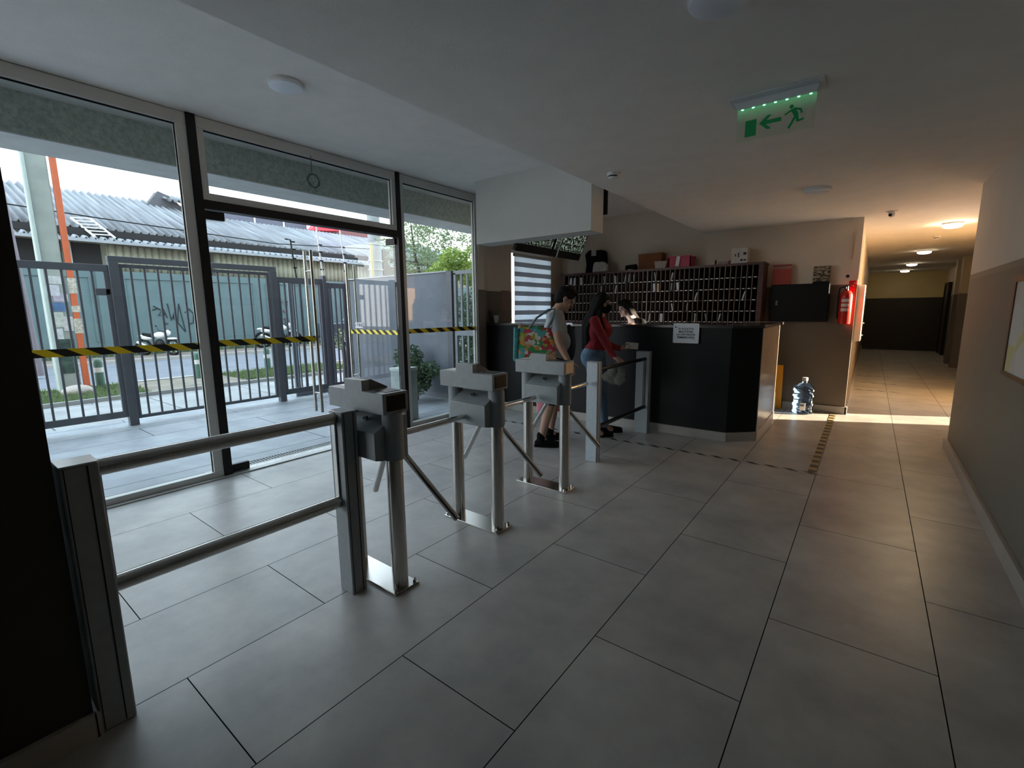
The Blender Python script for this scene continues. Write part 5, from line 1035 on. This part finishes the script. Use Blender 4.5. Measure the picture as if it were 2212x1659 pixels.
for q in 'RL': limb(b, [J['hip'+q], lerp(J['hip'+q], J['kne'+q], .5), lerp(J['hip'+q], J['kne'+q], .92)], [.105, .095, .085])
remesh(b.done('shorts', 'darkcloth', man, local=True), 0.011, 4)
shoe(man, (-.14, -.12, 0), -0.12); shoe(man, (-.02, .15, 0), 0.1)
B().lathe([(0.040, 0.09), (0.044, 0.10), (0.042, 0.125), (0.0385, 0.135)], (-.14, -.12, 0), 18).done('sock', 'darkcloth', man, local=True)
b = B().ell((0.17, 0.06, 1.08), (0.075, 0.11, 0.20)).ell((0.17, 0.06, 1.18), (0.06, 0.10, 0.12))
fb = remesh(b.done('waist_bag', 'navy', local=True), 0.012, 5); fb.location = (-2.66, 4.21, 0); fb.rotation_euler = (0, 0, R(37.7)); tag(fb, 'dark bag carried against the front of the person in shorts', 'bag')
# tote bag on the shoulder
tb = thing('tote_bag', 'large tote bag with colourful leafy print on the shoulder of the person in shorts', 'bag', (-2.66, 4.21, 0), None, R(37.7))
fab = patches('tropical_print', [(0.70, 0.68, 0.62), (0.50, 0.05, 0.05), (0.10, 0.42, 0.40), (0.72, 0.66, 0.60), (0.05, 0.30, 0.10), (0.60, 0.30, 0.05), (0.40, 0.45, 0.06), (0.55, 0.06, 0.10), (0.62, 0.36, 0.22), (0.10, 0.36, 0.38)], 19, mapping=(1, 1, 1.2))
pf_ = lambda x, z: (x, z)
b = B()
rows_ = []
for i in range(9):
    v = i/8; z = 0.945+0.36*v; hw = 0.205*(1-0.16*v*v) if v > 0.1 else 0.185; th = 0.062*(1-0.5*v)
    ring = []
    for k in range(28):
        a = 2*pi*k/28; cx_ = cos(a); sy_ = sin(a)
        x = -0.20+hw*(abs(cx_)**0.55)*(1 if cx_ >= 0 else -1); y = -0.265+th*(abs(sy_)**0.6)*(1 if sy_ >= 0 else -1)
        x += 0.006*sin(7*a+3*v); z2 = z-0.02*v*sin(pi*(x+0.32)/0.4)+0.012*sin(x*30+1)*v
        ring.append((x, y+0.006*sin(9*a+i), z2))
    rows_.append(ring)
vs = [p for r_ in rows_ for p in r_]; fs = [(i*28+k, i*28+(k+1) % 28, (i+1)*28+(k+1) % 28, (i+1)*28+k) for i in range(8) for k in range(28)]; fs.append(tuple(range(28)))
o = b.add(vs, fs).done('bag_body', fab, tb, local=True); sdf = o.modifiers.new('t', 'SOLIDIFY'); sdf.thickness = 0.004
B().prism([(-0.435, 0.95), (-0.385, 0.93), (-0.375, 1.27), (-0.425, 1.29)], (0, -0.31, 0), (1, 0, 0), (0, 0, 1), (0, 1, 0), 0.10).done('side_gusset', mat('teal_fabric', (0.05, 0.26, 0.28), 0.7, var=0.3, scale=40), tb, local=True, bevel=0.015, seg=3)
for dy in (-0.035, 0.03):
    B().tube([(-0.27, -0.265+dy, 1.28), (-0.19, -0.25+dy*0.6, 1.38), (-0.07, -0.20, 1.455), (-0.01, -0.19, 1.462), (-0.03, -0.23+dy*0.5, 1.38), (-0.09, -0.265+dy, 1.27)], 0.011, 8).done('strap', mat('teal_strap', (0.16, 0.24, 0.27), 0.7), tb, local=True)
# low shopping bag in the far hand
sb = thing('shopping_bag', 'red, pink and green shopping bag hanging low beside bare legs', 'bag', (-2.66, 4.21, 0), None, R(37.7))
b = B(); rows_ = []
for i in range(7):
    v = i/6; z = 0.30+0.36*v; hw = 0.19+0.02*v; th = 0.07*(1-0.5*v); 
    rows_.append([(0.03+hw*(abs(cos(a))**0.5)*(1 if cos(a) >= 0 else -1), 0.33+th*(abs(sin(a))**0.6)*(1 if sin(a) >= 0 else -1)+0.005*sin(5*a+i), z+0.012*sin(3*a)) for a in [2*pi*k/24 for k in range(24)]])
vs = [p for r_ in rows_ for p in r_]; fs = [(i*24+k, i*24+(k+1) % 24, (i+1)*24+(k+1) % 24, (i+1)*24+k) for i in range(6) for k in range(24)]; fs.append(tuple(range(24)))
o = b.add(vs, fs).done('bag_body', patches('bag_print', [(0.50, 0.03, 0.08), (0.70, 0.45, 0.45), (0.42, 0.03, 0.06), (0.04, 0.20, 0.14), (0.65, 0.22, 0.28)], 5), sb, local=True); o.modifiers.new('t', 'SOLIDIFY').thickness = 0.003
for dy in (-0.02, 0.02): B().tube([(-0.08, 0.33+dy, 0.65), (-0.0, 0.27+dy*0.4, 0.77), (0.07, 0.25, 0.80), (0.11, 0.28, 0.76), (0.12, 0.33+dy, 0.65)], 0.008, 8).done('handle', 'red', sb, local=True)

# ---- woman in red
J = dict(pel=(-.05, 0, .93), wai=(-.02, 0, 1.06), che=(.0, 0, 1.22), nek=(.0, 0, 1.385), hed=(.035, 0, 1.52), tilt=0.12, turn=-0.30, arm=.85,
         hipR=(-.03, -.08, .86), kneR=(.0, -.09, .48), ankR=(.0, -.13, .08), hipL=(-.03, .08, .86), kneL=(.03, .09, .48), ankL=(.07, .10, .08),
         shoR=(-.02, -.16, 1.325), elbR=(.03, -.27, 1.09), wriR=(.10, -.355, .945), hanR=((.45, -.75, -.28), 1, .25, (0, 0, -1)),
         shoL=(.0, .16, 1.325), elbL=(.07, .19, 1.07), wriL=(.26, .09, 1.0), hanL=((1, -.35, .15), -1, .5, (0, -.3, 1)))
_c, _s = cos(R(22)), sin(R(22))
for k_ in ('elbR', 'wriR', 'elbL', 'wriL'): J[k_] = (J[k_][0]*_c-J[k_][1]*_s, J[k_][0]*_s+J[k_][1]*_c, J[k_][2])
for k_ in ('hanR', 'hanL'):
    d_, a_, b_, n_ = J[k_]; J[k_] = ((d_[0]*_c-d_[1]*_s, d_[0]*_s+d_[1]*_c, d_[2]), a_, b_, (n_[0]*_c-n_[1]*_s, n_[0]*_s+n_[1]*_c, n_[2]))
wo, f, Rm = human('woman', 'person with long dark hair, black mask, red sweater and blue jeans beside the railing', (-2.46, 4.86, 0), R(15.7), J, 'skin', 0.94)
face(wo, f, Rm, 0.94)
b = B().ell(f(0.052, 0, -0.055), (0.062, 0.058, 0.055), Rm).ell(f(0.092, 0, -0.03), (0.028, 0.03, 0.03), Rm)
remesh(b.done('face_mask', 'darkcloth', wo, local=True), 0.006, 2)
b = B().ell(f(-0.018, 0, 0.045), (0.100, 0.088, 0.088), Rm)
for e in (-1, 1): limb(b, [f(0.0, e*0.06, 0.06), f(-0.03, e*0.085, -0.05), f(-0.05, e*0.09, -0.14), (-.11, e*0.09, 1.24), (-.12, e*0.07, 1.02)], [.045, .040, .038, .036, .022])
limb(b, [f(-0.07, 0, 0.02), f(-0.08, 0, -0.1), (-.12, 0, 1.28), (-.15, 0, 1.02)], [.07, .075, .08, .05])
limb(b, [f(0.02, -0.06, -0.04), (.02, -.10, 1.36), (.075, -.115, 1.24), (.085, -.11, 1.12)], [.03, .032, .028, .014])
remesh(b.done('hair', 'hair', wo, local=True), 0.010, 3)
b = B(); limb(b, [(-.03, 0, 1.0), J['wai'], J['che'], (.0, 0, 1.31)], [.112, .102, .11, .09]); b.ell((.045, 0, 1.22), (.11, .15, .11)).ell(J['che'], (.127, .168, .158)).ell(J['wai'], (.125, .135, .10)).ell((-.03, 0, 1.03), (.13, .155, .07))
for q in 'RL': limb(b, [(.0, 0, 1.33), J['sho'+q], J['elb'+q], J['wri'+q]], [.06, .058, .047, .034])
remesh(b.done('sweater', 'redcloth', wo, local=True), 0.010, 3)
b = B(); b.ell((-.06, 0, .91), (.145, .172, .145)).ell((-.05, 0, .93), (.13, .17, .135)).ell((-.04, 0, .99), (.125, .15, .08))
for q in 'RL': limb(b, [J['hip'+q], lerp(J['hip'+q], J['kne'+q], .5), J['kne'+q], J['ank'+q]], [.105, .088, .066, .05])
remesh(b.done('jeans', 'denim', wo, local=True), 0.011, 4)
shoe(wo, (.0, -.13, 0), 0.25); shoe(wo, (.07, .10, 0), 0.3)
ph = thing('phone', 'white phone-sized card held up by the person in red', 'phone', (-2.45, 4.86, 0), None, R(37.7))
B().obox((.385, .03, 1.035), (0.145, 0.008, 0.075), Matrix.Rotation(R(6), 3, 'Y')).done('case', 'white', ph, local=True, bevel=0.003)
B().ell((.335, .024, 1.055), (0.008, 0.002, 0.008)).done('lens', 'black', ph, local=True)
cl_ = trans('translucent_plastic_film', (0.42, 0.42, 0.40), 0.4)
pb = thing('plastic_bag', 'crumpled translucent plastic bag hanging below the red-sleeved hand behind the railing', 'bag', (-2.45, 4.86, 0), None, R(37.7))
b = B().ell((.04, -.36, .73), (.075, .04, .065)).ell((.15, -.36, .71), (.07, .045, .07)).ell((.10, -.35, .69), (.07, .04, .045)).ell((.18, -.36, .77), (.04, .03, .06)).rc((.06, -.36, .77), (.12, -.38, .90), .05, .012).rc((.16, -.36, .77), (.14, -.38, .90), .035, .012)
o = remesh(b.done('bag_body', cl_, pb, local=True), 0.010, 2)
tx = bpy.data.textures.new('crumple', 'CLOUDS'); tx.noise_scale = 0.04; dm = o.modifiers.new('crumple', 'DISPLACE'); dm.texture = tx; dm.strength = 0.035

# ---- receptionist
J = dict(pel=(-.25, 0, .62), wai=(-.20, 0, .80), che=(-.12, 0, 1.0), nek=(-.05, 0, 1.17), hed=(.06, 0, 1.315), tilt=0.25, turn=0.35, arm=.85,
         hipR=(-.15, -.10, .60), kneR=(.18, -.12, .55), ankR=(.15, -.12, .09), hipL=(-.15, .10, .60), kneL=(.18, .12, .55), ankL=(.15, .12, .09),
         shoR=(-.12, -.17, 1.11), elbR=(-.05, -.25, .88), wriR=(.16, -.2, .80), hanR=((1, .2, -.1), 1, .4, (0, 0, -1)),
         shoL=(-.12, .17, 1.11), elbL=(-.05, .25, .88), wriL=(.16, .2, .80), hanL=((1, -.2, -.1), -1, .4, (0, 0, -1)))
re_, f, Rm = human('receptionist', 'person with dark hair bending behind the desk, face brightly lit', (-2.70, 6.24, 0.15), R(226), J, 'skin2', 0.96)
face(re_, f, Rm, 0.96)
b = B().ell(f(-0.022, 0, 0.04), (0.102, 0.088, 0.092), Rm).ell(f(0.05, 0, 0.095), (0.05, 0.07, 0.035), Rm); limb(b, [f(-0.05, 0, 0.0), f(-0.09, 0, -0.12), (-.20, 0, 1.02)], [.085, .08, .06])
for e in (-1, 1): limb(b, [f(0.0, e*0.075, 0.04), f(-0.03, e*0.09, -0.08)], [.03, .035])
remesh(b.done('hair', 'hair', re_, local=True), 0.010, 3)
b = B(); limb(b, [J['pel'], J['wai'], J['che'], (-.09, 0, 1.10)], [.135, .12, .125, .09]); b.ell(J['che'], (.13, .172, .158))
for q in 'RL': limb(b, [(-.09, 0, 1.12), J['sho'+q], J['elb'+q], J['wri'+q]], [.075, .068, .05, .036])
remesh(b.done('dark_top', 'darkcloth', re_, local=True), 0.012, 3)
b = B(); b.ell(J['pel'], (.13, .16, .10))
for q in 'RL': limb(b, [J['hip'+q], J['kne'+q], J['ank'+q]], [.095, .07, .05])
remesh(b.done('trousers', 'darkcloth', re_, local=True), 0.012, 3)
shoe(re_, (.15, -.12, 0), 0); shoe(re_, (.15, .12, 0), 0)
ch = thing('office_chair', 'dark stool carrying the receptionist, hidden behind the desk', 'chair', (-2.53, 6.42, 0))
B().lathe([(0, 0.62), (0.2, 0.62), (0.22, 0.645), (0.20, 0.66), (0, 0.66)], (-2.53, 6.42, 0)).done('seat', 'black', ch)
B().cyl((-2.53, 6.42, 0.05), (-2.53, 6.42, 0.63), 0.03).done('stem', 'chrome', ch); B().lathe([(0, 0), (0.22, 0), (0.22, 0.015), (0.04, 0.05), (0, 0.05)], (-2.53, 6.42, 0)).done('base', 'chrome', ch)
